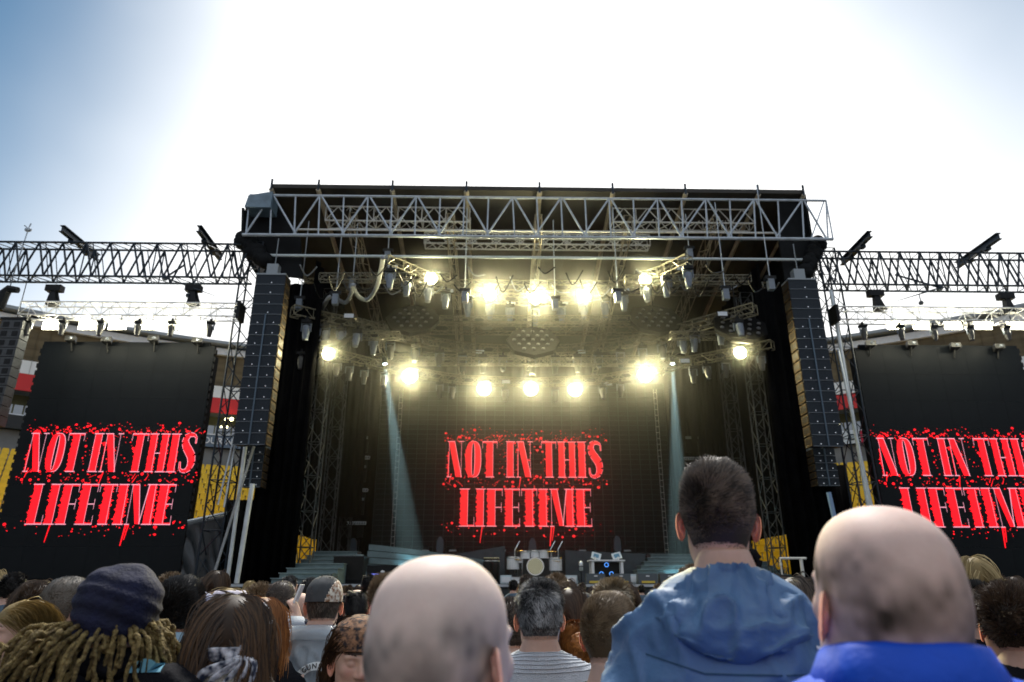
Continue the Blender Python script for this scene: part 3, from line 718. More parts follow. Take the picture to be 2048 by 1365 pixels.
# ================================================================== STAGE DECK, STAIRS, RISERS
DZ = 1.8
deck = thing('stage_deck', 'raised grey stage deck with dark front skirt', 'stage', (1.9, 23.4, 0))
mb = MB(); mb.mm((-9.5, 23.4, DZ - .14), (13.1, 39.0, DZ)); mb.build('deck_top', mat('dark_deck', (.03, .036, .04), .6, 0, .3, 2, spec=.2), deck)
skm = MB(); skm.mm((-.89, 23.45, 0), (.89, 23.5, DZ - .15)); skm = skm.mesh('skirt_panel'); skm.materials.append(mat('dark_teal_skirt', (.02, .03, .034), .6, 0, .25, 2))
for i in range(13): link(skm, 'skirt_panel', None, deck, (-9.8 + 1.76 * (i + .5) - 1.9, -23.4, 0))
mb = MB(); mb.mm((-9.5, 23.38, DZ - .1), (13.1, 23.4, DZ - .02)); mb.build('edge_trim', STEEL, deck)
def stairs(label, x0, x1, y0, y1, n, z0, rise, name='stage_stairs', slope=0.0):
    t = thing(name, label, 'stairs', ((x0 + x1) / 2, y0, z0)); d = (y1 - y0) / n
    for k in range(n):
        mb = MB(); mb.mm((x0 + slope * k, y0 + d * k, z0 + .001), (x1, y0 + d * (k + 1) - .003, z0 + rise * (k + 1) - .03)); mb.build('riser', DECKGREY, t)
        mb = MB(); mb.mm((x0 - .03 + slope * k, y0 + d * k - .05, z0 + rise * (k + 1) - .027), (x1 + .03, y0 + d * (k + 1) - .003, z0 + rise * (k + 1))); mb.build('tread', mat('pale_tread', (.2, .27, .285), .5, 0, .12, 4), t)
    return t
xs0, xs1 = pt(543, 1160, 25)[0], pt(652, 1160, 25)[0]
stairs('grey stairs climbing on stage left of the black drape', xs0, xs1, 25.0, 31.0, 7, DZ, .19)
mb = MB()
p, q = pt(560, 1110, 28.5), pt(585, 1110, 28.5)
st = thing('square_frame', 'white square frame standing beside the left stage stairs', 'frame', (p[0], 28.5, DZ))
MB().path([(p[0], 28.5, DZ), (p[0], 28.5, p[2]), (q[0] + .1, 28.5, p[2]), (q[0] + .1, 28.5, DZ)], .07, 6).build('post', WHITE, st)
# low stepped ramp left of centre, its slats showing
x0, x1 = pt(729, 1130, 29)[0], pt(985, 1130, 29)[0]
rt = thing('stepped_ramp', 'pale grey slatted ramp falling towards the drum riser', 'ramp', (x0, 29, DZ))
for k in range(6):
    mb = MB(); n = 16; rs = []
    for i in range(n + 1):
        t = i / n; x = x0 + (x1 - x0) * t; top = 1.62 - .62 * t ** 1.15
        za, zb2 = DZ + top * k / 6, DZ + top * (k + 1) / 6 - .035; y = 28.6 + .22 * k + 1.2 * t * t
        rs.append([(x, y, za), (x, y + .2, za), (x, y + .2, zb2), (x, y, zb2)])
    mb.rings(rs); mb.build('slat', DECKGREY, rt)
mb = MB(); mb.mm((x0 - .28, 28.5, DZ), (x0 - .02, 28.8, pt(729, 1110, 29)[2])); mb.build('end_post', mat('pale_tread', (.2, .27, .285)), rt)
# right hand wide stairs
xs0, xs1 = pt(1258, 1150, 27)[0], pt(1606, 1150, 27)[0]
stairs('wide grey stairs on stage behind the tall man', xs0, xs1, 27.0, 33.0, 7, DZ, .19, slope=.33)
p = pt(1560, 1117, 26.4); q = pt(1612, 1117, 26.4)
hr = thing('handrail', 'pale handrail beside the right stage stairs', 'handrail', (p[0], 26.4, DZ))
MB().path([(p[0], 26.4, p[2] - .25), (p[0], 26.4, p[2]), (q[0], 26.4, p[2])], .05, 6).build('rail', ALU, hr)
MB().tube((q[0] - .2, 26.4, DZ), (q[0] - .2, 26.4, p[2]), .06, 6).build('post', ALU, hr)
MB().tube((p[0], 26.4, DZ), (p[0], 26.4, p[2] - .2), .03, 6).build('post', ALU, hr)
# black riser blocks upstage
def block(label, px0, px1, pyt, Y, dep, m=None, name='riser_block'):
    a_, b_ = pt(px0, pyt, Y), pt(px1, pyt, Y); t = thing(name, label, 'riser', ((a_[0] + b_[0]) / 2, Y, DZ))
    mb = MB(); mb.mm((a_[0], Y, DZ + .001), (b_[0], Y + dep, a_[2] - .04)); mb.build('body', m or BLACKPLAST, t)
    mb = MB(); mb.mm((a_[0] - .03, Y - .03, a_[2] - .038), (b_[0] + .03, Y + dep, a_[2])); mb.build('top', mat('riser_top', (.03, .036, .042), .6), t); return t
block('long dark riser under the centre video wall', 745, 1350, 1106, 36.5, 1.2)
block('charcoal riser wall behind the drum kit', 1018, 1170, 1104, 31.6, 2, mat('charcoal_felt', (.03, .035, .037), .9, 0, .2, 30))
block('dark block beside the left stage stairs', 668, 728, 1112, 28.2, 2.5)
block('low drum riser with white front edge', 1012, 1122, 1152, 28.4, 3.0, WHITE, 'drum_riser')
# slanted dark keyboard ramp
p, q = pt(862, 1112, 31), pt(1010, 1092, 31)
mb = MB(); mb.rings([[(p[0], 31, DZ), (p[0], 33, DZ), (p[0], 33, p[2] - .1), (p[0], 31, p[2] - .1)], [(q[0], 31, DZ), (q[0], 33, DZ), (q[0], 33, q[2]), (q[0], 31, q[2])]])
tag(mb.build('dark_ramp', mat('slate_ramp', (.035, .05, .062), .5, 0, .2, 3)), 'slate ramp rising left of the drum riser wall', 'ramp')
p, q = pt(1290, 1108, 31), pt(1130, 1096, 31)
mb = MB(); mb.rings([[(q[0], 31, DZ), (q[0], 33, DZ), (q[0], 33, q[2] - .1), (q[0], 31, q[2] - .1)], [(p[0], 31, DZ), (p[0], 33, DZ), (p[0], 33, p[2]), (p[0], 31, p[2])]])
tag(mb.build('dark_ramp', MATS['slate_ramp']), 'slate ramp falling right of the drum riser wall', 'ramp')

# ================================================================== DRUM KIT AND BACKLINE
YD = 29.5; kc = pt(1070, 1152, YD); KZ = kc[2]
kit = thing('drum_kit', 'white and chrome drum kit with gold cymbals on the low riser', 'drum kit', tuple(kc))
DW = mat('white_drum_shell', (.8, .82, .84), .2, 0, .05, 4, coat=.5); SKN = mat('cream_drum_head', (.85, .78, .5), .5); BRASS = mat('brass_cymbal', (.75, .5, .15), .25, .9)
def drum(cx, cz, r_, dep, y, name, head=None, vertical=False):
    mb = MB(); ax = 'z' if vertical else 'y'
    mb.lathe([(r_, 0), (r_, dep)], (cx, y, cz), 20, ax); o = mb.build(name, DW, kit, False)
    hb = MB(); hb.lathe([(r_ + .02, -.02), (r_ + .02, .04)], (cx, y, cz + (dep if vertical else 0)), 20, ax)
    h = hb.build('hoop', CHROME, None); h.parent = o; h.data.transform(Matrix.Translation(-Vector(kit.location)))
    if not vertical:
        hb = MB(); hb.lathe([(r_ - .03, -.03), (r_ - .03, -.022)], (cx, y, cz), 20, ax); h = hb.build('head', head or WHITE, None); h.parent = o; h.data.transform(Matrix.Translation(-Vector(kit.location)))
kx = kc[0]
drum(kx, KZ + .36, .34, .45, YD - .3, 'bass_drum', SKN)
for dx, dz, r_, d in ((-.4, .66, .2, .28), (.0, .72, .18, .24), (.38, .68, .2, .28)): drum(kx + dx, KZ + dz, r_, d, YD, 'tom', vertical=True)
for dx, dz, r_, d in ((-.9, .25, .26, .46), (.86, .2, .27, .48), (-.68, .5, .2, .18)): drum(kx + dx, KZ + dz, r_, d, YD + .1, 'floor_tom' if d > .3 else 'snare_drum', vertical=True)
for px, py, r_, tl in ((1044, 1103, .26, .1), (1070, 1122, .3, -.15), (1034, 1120, .2, .1), (1103, 1104, .26, -.1), (1112, 1123, .2, .12)):
    c = pt(px, py, YD); mb = MB()
    mb.lathe([(.01, .05), (.05, .04), (r_, 0), (r_, -.01), (.02, .0)], (0, 0, 0), 20); me = mb.mesh('cymbal', True); me.transform(Matrix.Rotation(tl, 4, 'Y')); me.transform(Matrix.Translation(Vector(c) - Vector(kc)))
    o = link(me, 'cymbal', BRASS, kit)
    mb = MB(); mb.tube(c, (c[0], c[1] + .05, KZ), .035, 6); mb.build('cymbal_stand', CHROME, kit)
for px in (1030, 1101, 1116):
    a_ = pt(px, 1100, YD + .2); mb = MB(); mb.tube(a_, (a_[0], a_[1], KZ), .03); mb.tube(a_, a_ + [.2, 0, .35], .025); mb.build('boom_stand', CHROME, kit)
for i, px in enumerate((1118, 1131, 1146)):
    c = pt(px, 1166 - i * 1.5, 26.5); t = thing('ring_horn', f'white round horn at the stage front, {ORD[i]} of three beside the drum kit', 'horn', (c[0], c[1], DZ))
    mb = MB(); r_ = .15 + .02 * i; mb.lathe([(r_, 0), (r_, .1), (r_ * .55, .35), (r_ * .5, .35), (r_ * .45, .1), (r_ * .62, .01)], c, 20, 'y', cap=False); mb.build('bell', WHITE, t, True)
    mb = MB(); mb.tube((c[0], c[1] + .2, DZ), (c[0], c[1] + .2, c[2] - r_ * .6), .04); mb.build('stand', BLACKMETAL, t)
    mb = MB(); mb.lathe([(r_ * .5, .2), (r_ * .5, .3)], c, 16, 'y'); mb.build('cone', BLACKPLAST, t)
for i, px in enumerate((975, 990)):
    c = pt(px, 1150, 29); t = thing('conga_drum', f'black conga drum {"nearer the bald man" if i == 0 else "nearer the drum kit"} with cream skin', 'conga', (c[0], c[1], DZ)); top = pt(px, 1117, 29)[2]
    mb = MB(); hgt = top - DZ; mb.lathe([(.12, 0), (.17, hgt * .5), (.19, hgt * .75), (.16, hgt)], (c[0], c[1], DZ), 14); mb.build('shell', BLACKPLAST, t, True)
    mb = MB(); mb.lathe([(.165, 0), (.165, .03)], (c[0], c[1], top), 14); mb.build('head', SKN, t)
    mb = MB(); mb.lathe([(.19, 0), (.19, .03)], (c[0], c[1], top - .12), 14, cap=False); mb.build('hoop', CHROME, t)
# keyboard table
a_, b_ = pt(1185, 1120, 27), pt(1243, 1120, 27); kt = thing('keyboard_table', 'white frame table with a black front and blue rings', 'table', ((a_[0] + b_[0]) / 2, 27, DZ))
for x in (a_[0], b_[0]): 
    for y in (27.0, 27.6): MB().mm((x - .05, y - .05, DZ), (x + .05, y + .05, a_[2] - .06)).build('leg', WHITE, kt)
MB().mm((a_[0] - .12, 26.9, a_[2] - .05), (b_[0] + .12, 27.7, a_[2])).build('table_top', WHITE, kt)
MB().mm((a_[0] + .06, 27.2, DZ), (b_[0] - .06, 27.25, a_[2] - .08)).build('front_panel', BLACKPLAST, kt)
for px, py in ((1213, 1130), (1203, 1148), (1223, 1148)):
    c = pt(px, py, 27.17); mb = MB(); mb.lathe([(.085, 0), (.085, .02), (.06, .02), (.06, 0)], c, 18, 'y', cap=False); mb.build('blue_ring', mat('blue_light_ring', (.1, .3, .6), .4, emit=(.1, .35, .9), estr=.8), kt)
for px, lab, tl in ((1190, 'left', .3), (1236, 'right', -.25)):
    c = pt(px, 1111, 27.2); t = thing('laptop', f'pale tilted tablet on the {lab} end of the keyboard table', 'tablet', (c[0], c[1], a_[2]))
    me = MB().box((0, 0, .17), (.36, .03, .26)).mesh('screen_back'); me.transform(Matrix.Rotation(-.4, 4, 'X') @ Matrix.Rotation(tl, 4, 'Y')); link(me, 'screen_back', mat('pale_case', (.6, .68, .74), .3), t)
    me = MB().box((0, -.02, .17), (.2, .02, .14)).mesh('emblem'); me.transform(Matrix.Rotation(-.4, 4, 'X') @ Matrix.Rotation(tl, 4, 'Y')); link(me, 'emblem', mat('slate_blue', (.1, .25, .4), .4), t)
    MB().tube((c[0], c[1], a_[2]), (c[0], c[1], a_[2] + .12), .03).build('stem', WHITE, t)
c = pt(1162, 1133, 25.5); t = thing('stage_microphone', 'large silver microphone on a stand at centre stage', 'microphone', (c[0], c[1], DZ))
MB().lathe([(.03, -.16), (.07, -.13), (.075, .1), (.05, .17), (.01, .19)], c, 14).build('capsule', mat('silver_grille', (.7, .75, .78), .35, .6), t, True)
MB().lathe([(.079, -.02), (.079, .01)], c, 14).build('band', BLACKPLAST, t)
MB().tube((c[0], c[1], DZ), (c[0], c[1], c[2] - .15), .02).build('stand', BLACKMETAL, t)
YSTR = mat('yellow_light_strip', (.75, .55, .08), .4)
for i, (px, py) in enumerate(((1192, 1156), (1243, 1156), (1296, 1155), (1340, 1155), (1385, 1156))):
    c = pt(px, py, 25); w = .33; t = thing('amplifier_case', f'dark amplifier case with yellow strip on the stage front, {ORD[i]} from the drum kit', 'amplifier', (c[0], 25, DZ))
    MB().rings([[(c[0] - w, 25, DZ), (c[0] + w, 25, DZ), (c[0] + w, 25.5, DZ), (c[0] - w, 25.5, DZ)], [(c[0] - w, 25.06, DZ + .34), (c[0] + w, 25.06, DZ + .34), (c[0] + w, 25.4, DZ + .34), (c[0] - w, 25.4, DZ + .34)]]).build('case', mat('slate_case', (.06, .075, .085), .5), t)
    MB().mm((c[0] - w * .7, 24.98, DZ + .03), (c[0] + w * .7, 25.0, DZ + .1)).build('light_strip', YSTR, t)
    MB().mm((c[0] - .06, 25.03, DZ + .24), (c[0] + .06, 25.055, DZ + .28)).build('badge', WHITE, t)
for i, (px, py, w, h) in enumerate(((1142, 1152, .22, .3), (1268, 1152, .26, .34), (1012, 1152, .2, .3))):
    c = pt(px, py, 25.8); t = thing('stage_monitor', f'small pale lit monitor box {["right of the drum kit", "between amplifier cases", "left of the drum kit"][i]}', 'monitor', (c[0], 25.8, DZ))
    MB().mm((c[0] - w, 25.8, DZ), (c[0] + w, 26.1, DZ + h)).build('body', mat('pale_box', (.55, .65, .7), .4), t); MB().mm((c[0] - w * .8, 25.78, DZ + h * .2), (c[0] + w * .8, 25.8, DZ + h * .8)).build('screen', WHITE, t)
c = pt(765, 1150, 25.3); t = thing('flight_case', 'black rack case with a small blue light below the ramp', 'case', (c[0], 25.3, DZ))
MB().mm((c[0] - .55, 25.3, DZ), (c[0] + .55, 25.9, DZ + .62)).build('body', BLACKPLAST, t); MB().ball((c[0], 25.28, DZ + .4), (.07, .03, .05), 8, 6).build('emblem', WHITE, t); MB().mm((c[0] - .4, 25.28, DZ + .3), (c[0] - .1, 25.3, DZ + .34)).build('light', mat('blue_led', (.1, .1, .5), .4, emit=(.2, .25, 1), estr=1), t)
# small dark fans and wedges on the upstage riser
for i, (px, py, kind) in enumerate(((705, 1095, 'f'), (880, 1092, 'f'), (905, 1108, 'w'), (1065, 1095, 'f'), (1095, 1106, 'w'), (1235, 1090, 'f'), (1255, 1100, 'w'), (850, 1108, 'w'), (815, 1110, 'w'), (1005, 1094, 'w'), (1165, 1094, 'w'))):
    Yb = 36.3; c = pt(px, py, Yb); z0 = pt(px, 1108, Yb)[2]
    t = thing('smoke_fan' if kind == 'f' else 'wedge_light', f'dark {"upright fan" if kind == "f" else "wedge light"} on the upstage riser below the video wall, {ORD[i]}', 'fan' if kind == 'f' else 'lamp', (c[0], Yb, z0 - .02))
    h = max(.3, c[2] - z0 + .45)
    if kind == 'f':
        MB().rings([[(c[0] + s * w, Yb + d, z0 + zz) for s, d in ((-1, 0), (1, 0), (1, .3), (-1, .3))] for w, zz in ((.12, 0), (.2, h * .3), (.16, h * .8), (.05, h))]).build('body', mat('slate_case2', (.07, .1, .13), .4), t)
        MB().mm((c[0] + .22, Yb, z0), (c[0] + .3, Yb + .2, z0 + h * .9)).build('bracket', BLACKPLAST, t); MB().mm((c[0] - .3, Yb, z0), (c[0] - .22, Yb + .2, z0 + h * .9)).build('bracket', BLACKPLAST, t)
    else:
        MB().rings([[(c[0] - .25, Yb, z0), (c[0] + .25, Yb, z0), (c[0] + .25, Yb + .4, z0), (c[0] - .25, Yb + .4, z0)], [(c[0] - .1, Yb + .2, z0 + .42), (c[0] + .1, Yb + .2, z0 + .42), (c[0] + .1, Yb + .35, z0 + .42), (c[0] - .1, Yb + .35, z0 + .42)]]).build('body', BLACKPLAST, t)
        MB().mm((c[0] - .18, Yb + .05, z0 + .12), (c[0] + .18, Yb + .1, z0 + .2)).build('lens', LENS, t)
# hanging racks of strip lights either side of the video wall
def strip_rack(label, px0, dpx, tops, dx, Y=37.2):
    t = thing('light_rack', label, 'light rack', tuple(pt(px0, 1050, Y)))
    for r_, py in enumerate(tops):
        for c in range(3):
            a_ = pt(px0 + dx * r_ + c * dpx, py, Y); w = .31
            bright = r_ % 2 == 1
            if bright:
                mb = MB(); mb.rings([[(a_[0] - w, Y, a_[2]), (a_[0] + w, Y, a_[2]), (a_[0] + w, Y + .2, a_[2]), (a_[0] - w, Y + .2, a_[2])], [(a_[0] - w * .95, Y, a_[2] - .17), (a_[0] + w * .95, Y, a_[2] - .17), (a_[0] + w * .95, Y + .2, a_[2] - .17), (a_[0] - w * .95, Y + .2, a_[2] - .17)]]); o = mb.build('strip_light', mat('pale_strip_reflector', (.72, .76, .76), .4, 0, .25, 14), t)
                for k in range(5):
                    s = MB(); s.ball((a_[0] - w * .8 + k * w * .4, Y - .01, a_[2] - .1), (.045, .03, .05), 8, 6); oo = s.build('bulb', LENS, None); oo.parent = o; oo.data.transform(Matrix.Translation(-Vector(t.location)))
            else:
                mb = MB(); mb.mm((a_[0] - .15, Y, a_[2] - .08), (a_[0] + .15, Y + .1, a_[2] + .06)); mb.build('small_lamp', mat('dull_reflector', (.25, .29, .3), .4, 0, .5, 2), t)
            mb = MB(); mb.mm((a_[0] - .16, Y + .12, a_[2] - .8), (a_[0] + .16, Y + .3, a_[2] - .2)); mb.build('housing', BLACKPLAST, t)
    p, q = pt(px0 - dpx * .6, 860, Y), pt(px0 + dpx * 2.6, 1055, Y); mb = MB()
    for x in (p[0], (p[0] + q[0]) / 2 - .4, q[0]): mb.tube((x, Y + .35, q[2] - 2.2), (x, Y + .35, p[2] + .5), .03)
    mb.build('upright', BLACKMETAL, t)
strip_rack('hanging rack of pale strip lights left of the video wall', 680, 25, (875, 912, 933, 977, 998, 1043), -2)
strip_rack('hanging rack of pale strip lights right of the video wall', 1377, 25, (875, 914, 935, 979, 1000, 1045), 2)

# ================================================================== SIDE LATTICE BEAMS WITH LAMP TRUSSES
def lattice_beam(label, pxa, pxb, pya, pyb):
    ya = 26.3; z0, z1 = pt(300, 567, ya + .33)[2], pt(300, 487, ya - .33)[2]
    xa_, xb_ = pt(pxa, 530, ya)[0], pt(pxb, 530, ya)[0]
    dz = pya
    t = thing('lattice_beam', label, 'lattice beam', ((xa_ + xb_) / 2, ya, z0 + dz)); ch, br = MB(), MB()
    n = 13; st_ = (xb_ - xa_) / n; zc0, zc1 = z0 + dz, z1 + dz
    for y in (ya - .33, ya + .33):
        for z in (zc0, zc1): ch.tube((xa_, y, z), (xb_, y, z), .045, 6)
        for i in range(n):
            x = xa_ + st_ * i
            br.tube((x, y, zc1), (x + st_ / 2, y, zc0), .042, 5); br.tube((x + st_ / 2, y, zc0), (x + st_, y, zc1), .042, 5)
            if i % 2 == 0: br.tube((x + st_ * .25, y, zc1), (x + st_ * .7, y, zc0), .022, 4)
            if i % 3 == 0: br.tube((x, y, zc0), (x, y, zc1), .03, 4)
    for i in range(2 * n + 1):
        x = xa_ + st_ / 2 * i
        for z in (zc0, zc1):
            br.tube((x, ya - .33, z), (min(xb_, x + st_ / 2), ya + .33, z), .022, 4)
            if i % 2 == 0: br.tube((x, ya - .33, z), (x, ya + .33, z), .022, 4)
    ch.build('chord', DARKSTEEL, t); br.build('bracing', DARKSTEEL, t); return zc0, zc1
zlo, zhi = lattice_beam('dark lattice beam reaching left from the stage roof', -110, 503, 0, 0)
lattice_beam('dark lattice beam reaching right from the stage roof', 1634, 2150, -.05, 0)
for i, ((ax, ay), (bx, by), lab) in enumerate((((124, 457), (196, 516), 'dark steel I-beam across the left lattice beam, farther from the stage'), ((398, 457), (441, 515), 'dark steel I-beam across the left lattice beam, nearer the stage'), ((1740, 468), (1683, 526), 'dark steel I-beam across the right lattice beam, nearer the stage'), ((1998, 472), (1914, 531), 'dark steel I-beam across the right lattice beam, farther from the stage'))):
    z = zhi + .28; p, q = pz(ax, ay, z), pz(bx, by, z); mb = MB(); d = q - p; d /= np.linalg.norm(d); s = np.cross(d, [0, 0, 1.0])
    t = thing('steel_beam', lab, 'beam', tuple((p + q) / 2))
    for dz, w, h in ((.13, .2, .035), (-.13, .2, .035), (0, .03, .225)):
        m_ = MB(); m_.rings([[e + s * w / 2 * a1 + np.array([0, 0, dz + h / 2 * b1]) for a1, b1 in ((-1, -1), (1, -1), (1, 1), (-1, 1))] for e in (p, q)]); m_.build('flange' if dz else 'web_plate', DARKSTEEL, t)
    for e in (.3, .7):
        c = p + (q - p) * e; MB().mm(c + [-.12, -.12, -.26], c + [.12, .12, -.15]).build('clamp', DARKSTEEL, t)

def flood(parent_label, c, i):
    t = thing('flood_lamp', parent_label, 'lamp', tuple(c), 'lit floods under the side trusses')
    MB().rings([[(c[0] + s1 * .2, c[1], c[2] + s2 * .14) for s1, s2 in ((-1, -1), (1, -1), (1, 1), (-1, 1))], [(c[0] + s1 * .14, c[1] + .3, c[2] + s2 * .1) for s1, s2 in ((-1, -1), (1, -1), (1, 1), (-1, 1))]]).build('housing', BLACKMETAL, t)
    MB().mm((c[0] - .36, c[1] - .03, c[2] - .17), (c[0] + .36, c[1] - .005, c[2] + .17)).build('lens', LITBAR, t)
    MB().tube((c[0], c[1] + .15, c[2] + .1), (c[0], c[1] + .15, c[2] + .5), .02).build('hanger', BLACKMETAL, t)
    ld = bpy.data.lights.new('flood_light', 'POINT'); ld.energy = 60; ld.color = (1, .94, .7); ld.shadow_soft_size = .12
    lo = bpy.data.objects.new('flood_light', ld); COL.objects.link(lo); lo.parent = t; lo.location = (0, -.2, -.1)
def hanging_spot(name, label, c, group, s=1.0, body=None, tilt=0.0):
    """yoke lamp hanging under a truss; c is the top clamp"""
    t = thing(name, label, 'moving light', tuple(c), group)
    key = 'spot_meshes_%s' % (body.name if body else 'g')
    if key not in MATS:
        cl = MB(); cl.mm((-.05, -.05, -.12), (.05, .05, .05)); cl.mm((-.2, -.16, -.26), (.2, .16, -.125))
        yk = MB(); yk.mm((-.21, -.05, -.62), (-.17, .05, -.262)); yk.mm((.17, -.05, -.62), (.21, .05, -.262)); yk.mm((-.168, -.04, -.3), (.168, .04, -.264))
        hd = MB(); hd.lathe([(.07, -.33), (.15, -.38), (.165, -.55), (.15, -.75), (.115, -.95), (.12, -1.0), (.09, -1.0)], (0, 0, 0), 14)
        ln = MB(); ln.lathe([(.09, -.985), (.085, -1.006), (.01, -1.012)], (0, 0, 0), 14)
        MATS[key] = [b_.mesh(n_, sm_) for b_, n_, sm_ in ((cl, 'base', False), (yk, 'yoke', False), (hd, 'head', True), (ln, 'lens', True))]
        for me, m_ in zip(MATS[key], (BLACKMETAL, GREYPLAST, body or GREYPLAST, LENS)): me.materials.append(m_)
    for me in MATS[key]:
        o = link(me, me.name.split('.')[0], None, t); o.scale = (s, s, s)
        if me.name.startswith(('head', 'lens')) and tilt: o.rotation_euler = (tilt, 0, 0)
    return t
DKB = mat('dark_lamp_housing', (.05, .05, .045), .45, 0, .2, 8)
def lamp_truss(label, side, pxa, pxb, pytop, pybot, spots, floods, smalls, hoists):
    Y = 25.9; a_ = pt(pxa, (pytop + pybot) / 2, Y); b_ = pt(pxb, (pytop + pybot) / 2, Y)
    t = thing('lamp_truss', label, 'truss', tuple((a_ + b_) / 2)); ch, br = MB(), MB(); zc = a_[2]; h = .56
    box_truss(ch, br, (a_[0], Y, zc), (b_[0], Y, zc), .56, h, .56, .03, .018)
    ch.build('chord', ALU, t); br.build('bracing', ALU, t)
    mb = MB(); ex = b_[0] if side == 'left' else a_[0]; mb.mm((ex - .06, Y - .33, zc - .36), (ex + .06, Y + .33, zc + .36)); mb.build('end_plate', BLACKMETAL, t)
    for i, px in enumerate(spots):
        p = pt(px, pybot - 6, Y); p = np.array([p[0], Y, zc - h / 2 - .06]); k = i if side == 'left' else i
        hanging_spot('hanging_spotlight', f'dark spotlight hanging from the {side} side truss, {ORD[i]} from the left', p, f'spotlights under the {side} side truss', .72, DKB)
    for i, px in enumerate(floods):
        p = pt(px, 652, Y + .5); flood(f'glaring lit flood lamp under the {side} side truss, {ORD[i]} from the left', p, i)
    for i, (px, py) in enumerate(smalls):
        p = pt(px, py, 27.2); q = thing('screen_washer', f'small dark lamp above the {side} side screen, {ORD[i]} from the left', 'lamp', tuple(p), f'lamps above the {side} screen')
        MB().rings([[p + [s1 * .22, 0, s2 * .1] for s1, s2 in ((-1, -1), (1, -1), (1, 1), (-1, 1))], [p + [s1 * .12, .3, s2 * .14 - .05] for s1, s2 in ((-1, -1), (1, -1), (1, 1), (-1, 1))]]).build('housing', DKB, q)
        MB().tube(p + [0, .15, -.12], p + [0, .3, -.5], .03).build('stem', DKB, q); MB().ball(p + [.05, -.01, 0], (.09, .03, .07), 8, 6).build('lens', LENS, q)
    for i, (px, py) in enumerate(hoists):
        p = pt(px, py, Y); q = thing('chain_hoist', f'black chain hoist above the {side} side truss, {ORD[i]} from the left', 'hoist', tuple(p))
        MB().box(p, (.62, .3, .26)).build('motor', BLACKMETAL, q)
        MB().rings([[p + [s1 * .1, s2 * .1, -.13] for s1, s2 in ((-1, -1), (1, -1), (1, 1), (-1, 1))], [p + [s1 * .2 + .05, s2 * .15, -.75] for s1, s2 in ((-1, -1), (1, -1), (1, 1), (-1, 1))]]).build('chain_bag', BLACKPLAST, q)
        MB().tube(p + [0, 0, .1], (p[0], Y, zlo), .018, 4).build('chain', CHAIN, q)
        MB().path([p + [.1, 0, -.1], p + [.25, 0, -.5], (p[0] + .35, Y, zc + h / 2)], .05, 6).build('hook_arm', BLACKMETAL, q)
lamp_truss('white box truss of lamps above the left side screen', 'left', 48, 482, 603, 640, (62, 130, 206, 281, 347, 424), (104, 176, 236, 300, 345, 395), ((140, 676), (212, 678), (306, 676), (394, 680)), ((110, 578), (388, 578)))
lamp_truss('white box truss of lamps above the right side screen', 'right', 1668, 2100, 614, 648, (1723, 1797, 1863, 1935, 2008), (1790, 1842, 1905, 1965, 2030), ((1742, 686), (1825, 686), (1912, 690), (2000, 692)), ((1750, 588), (2010, 594)))
p = pt(18, 583, 25.6); t = thing('chain_hoist', 'black chain hoist above the charcoal loudspeaker column at left', 'hoist', tuple(p))
MB().path([p + [.35, 0, .05], p + [0, 0, .1], p + [-.15, 0, -.1], p + [-.25, 0, -.8]], [.13, .17, .2, .22], 8).build('chain_bag', BLACKMETAL, t); MB().tube(p, p + [0, 0, 1.2], .02).build('chain', CHAIN, t)
# arms and a mast on the lattice beams
for (a1, b1, lab) in (((330, 556), (430, 592), 'thin dark boom hanging under the left lattice beam'), ((1880, 576), (1795, 602), 'thin dark boom hanging under the right lattice beam')):
    p, q = pt(*a1, 26), pt(*b1, 25.6); p2 = pt(a1[0] + (-90 if lab[-30:].find('right') >= 0 else 40), a1[1] - 26, 26); t = thing('boom_arm', lab, 'boom', tuple(p)); MB().tube(p2, p, .04).build('upper_arm', DARKSTEEL, t); MB().tube(p, q, .04, 6, .012).build('lower_arm', DARKSTEEL, t)
    MB().ball(p, .13, 8, 6).build('joint', DARKSTEEL, t); m_ = (p + q) / 2; MB().tube(m_, m_ - [0, 0, .35], .02).build('dropper', DARKSTEEL, t); MB().ball(m_ - [0, 0, .4], .1, 8, 6).build('weight', DARKSTEEL, t)
p, q = pt(44, 488, 26.2), pt(56, 462, 26.2); t = thing('weather_mast', 'thin mast with instruments on the left lattice beam', 'mast', tuple(p))
MB().tube((p[0], 26.2, zlo), q, .025).build('pole', STEEL, t); MB().ball(q + [0, 0, .05], (.16, .1, .1), 8, 6).build('instrument', STEEL, t); MB().path([q + [-.2, 0, .25], q + [0, 0, .12], q + [.05, 0, .35]], .03).build('vane', STEEL, t)
# guy ropes
for i, ((a1, b1), lab) in enumerate(((((520, 655), (436, 1010)), 'pale guy rope left of the loudspeaker column, outer'), (((500, 720), (448, 1015)), 'pale guy rope left of the loudspeaker column, inner'), (((512, 880), (420, 1175)), 'grey cable bundle slanting down the left tower'), (((1676, 700), (1745, 1020)), 'pale guy rope right of the loudspeaker column'))):
    tag(MB().tube(pt(*a1, 26.0), pt(*b1, 25.2), .03 if i < 2 else .045, 6).build('guy_rope', STEEL if i != 2 else CABLE), lab, 'rope')
p, q = pt(505, 968, 25.6), pt(484, 1060, 25.6); tag(MB().tube(p, (q[0], 25.6, 0), .09, 8).build('steel_strut', mat('pale_pole', (.6, .66, .7))), 'pale angled strut under the left loudspeaker column', 'strut')
p, q = pt(1657, 985, 25.6), pt(1668, 1030, 25.6); tag(MB().tube(p, (q[0] + .3, 25.6, 0), .09, 8).build('steel_strut', mat('blue_strut', (.2, .32, .5), .4)), 'blue angled strut under the right loudspeaker column', 'strut')

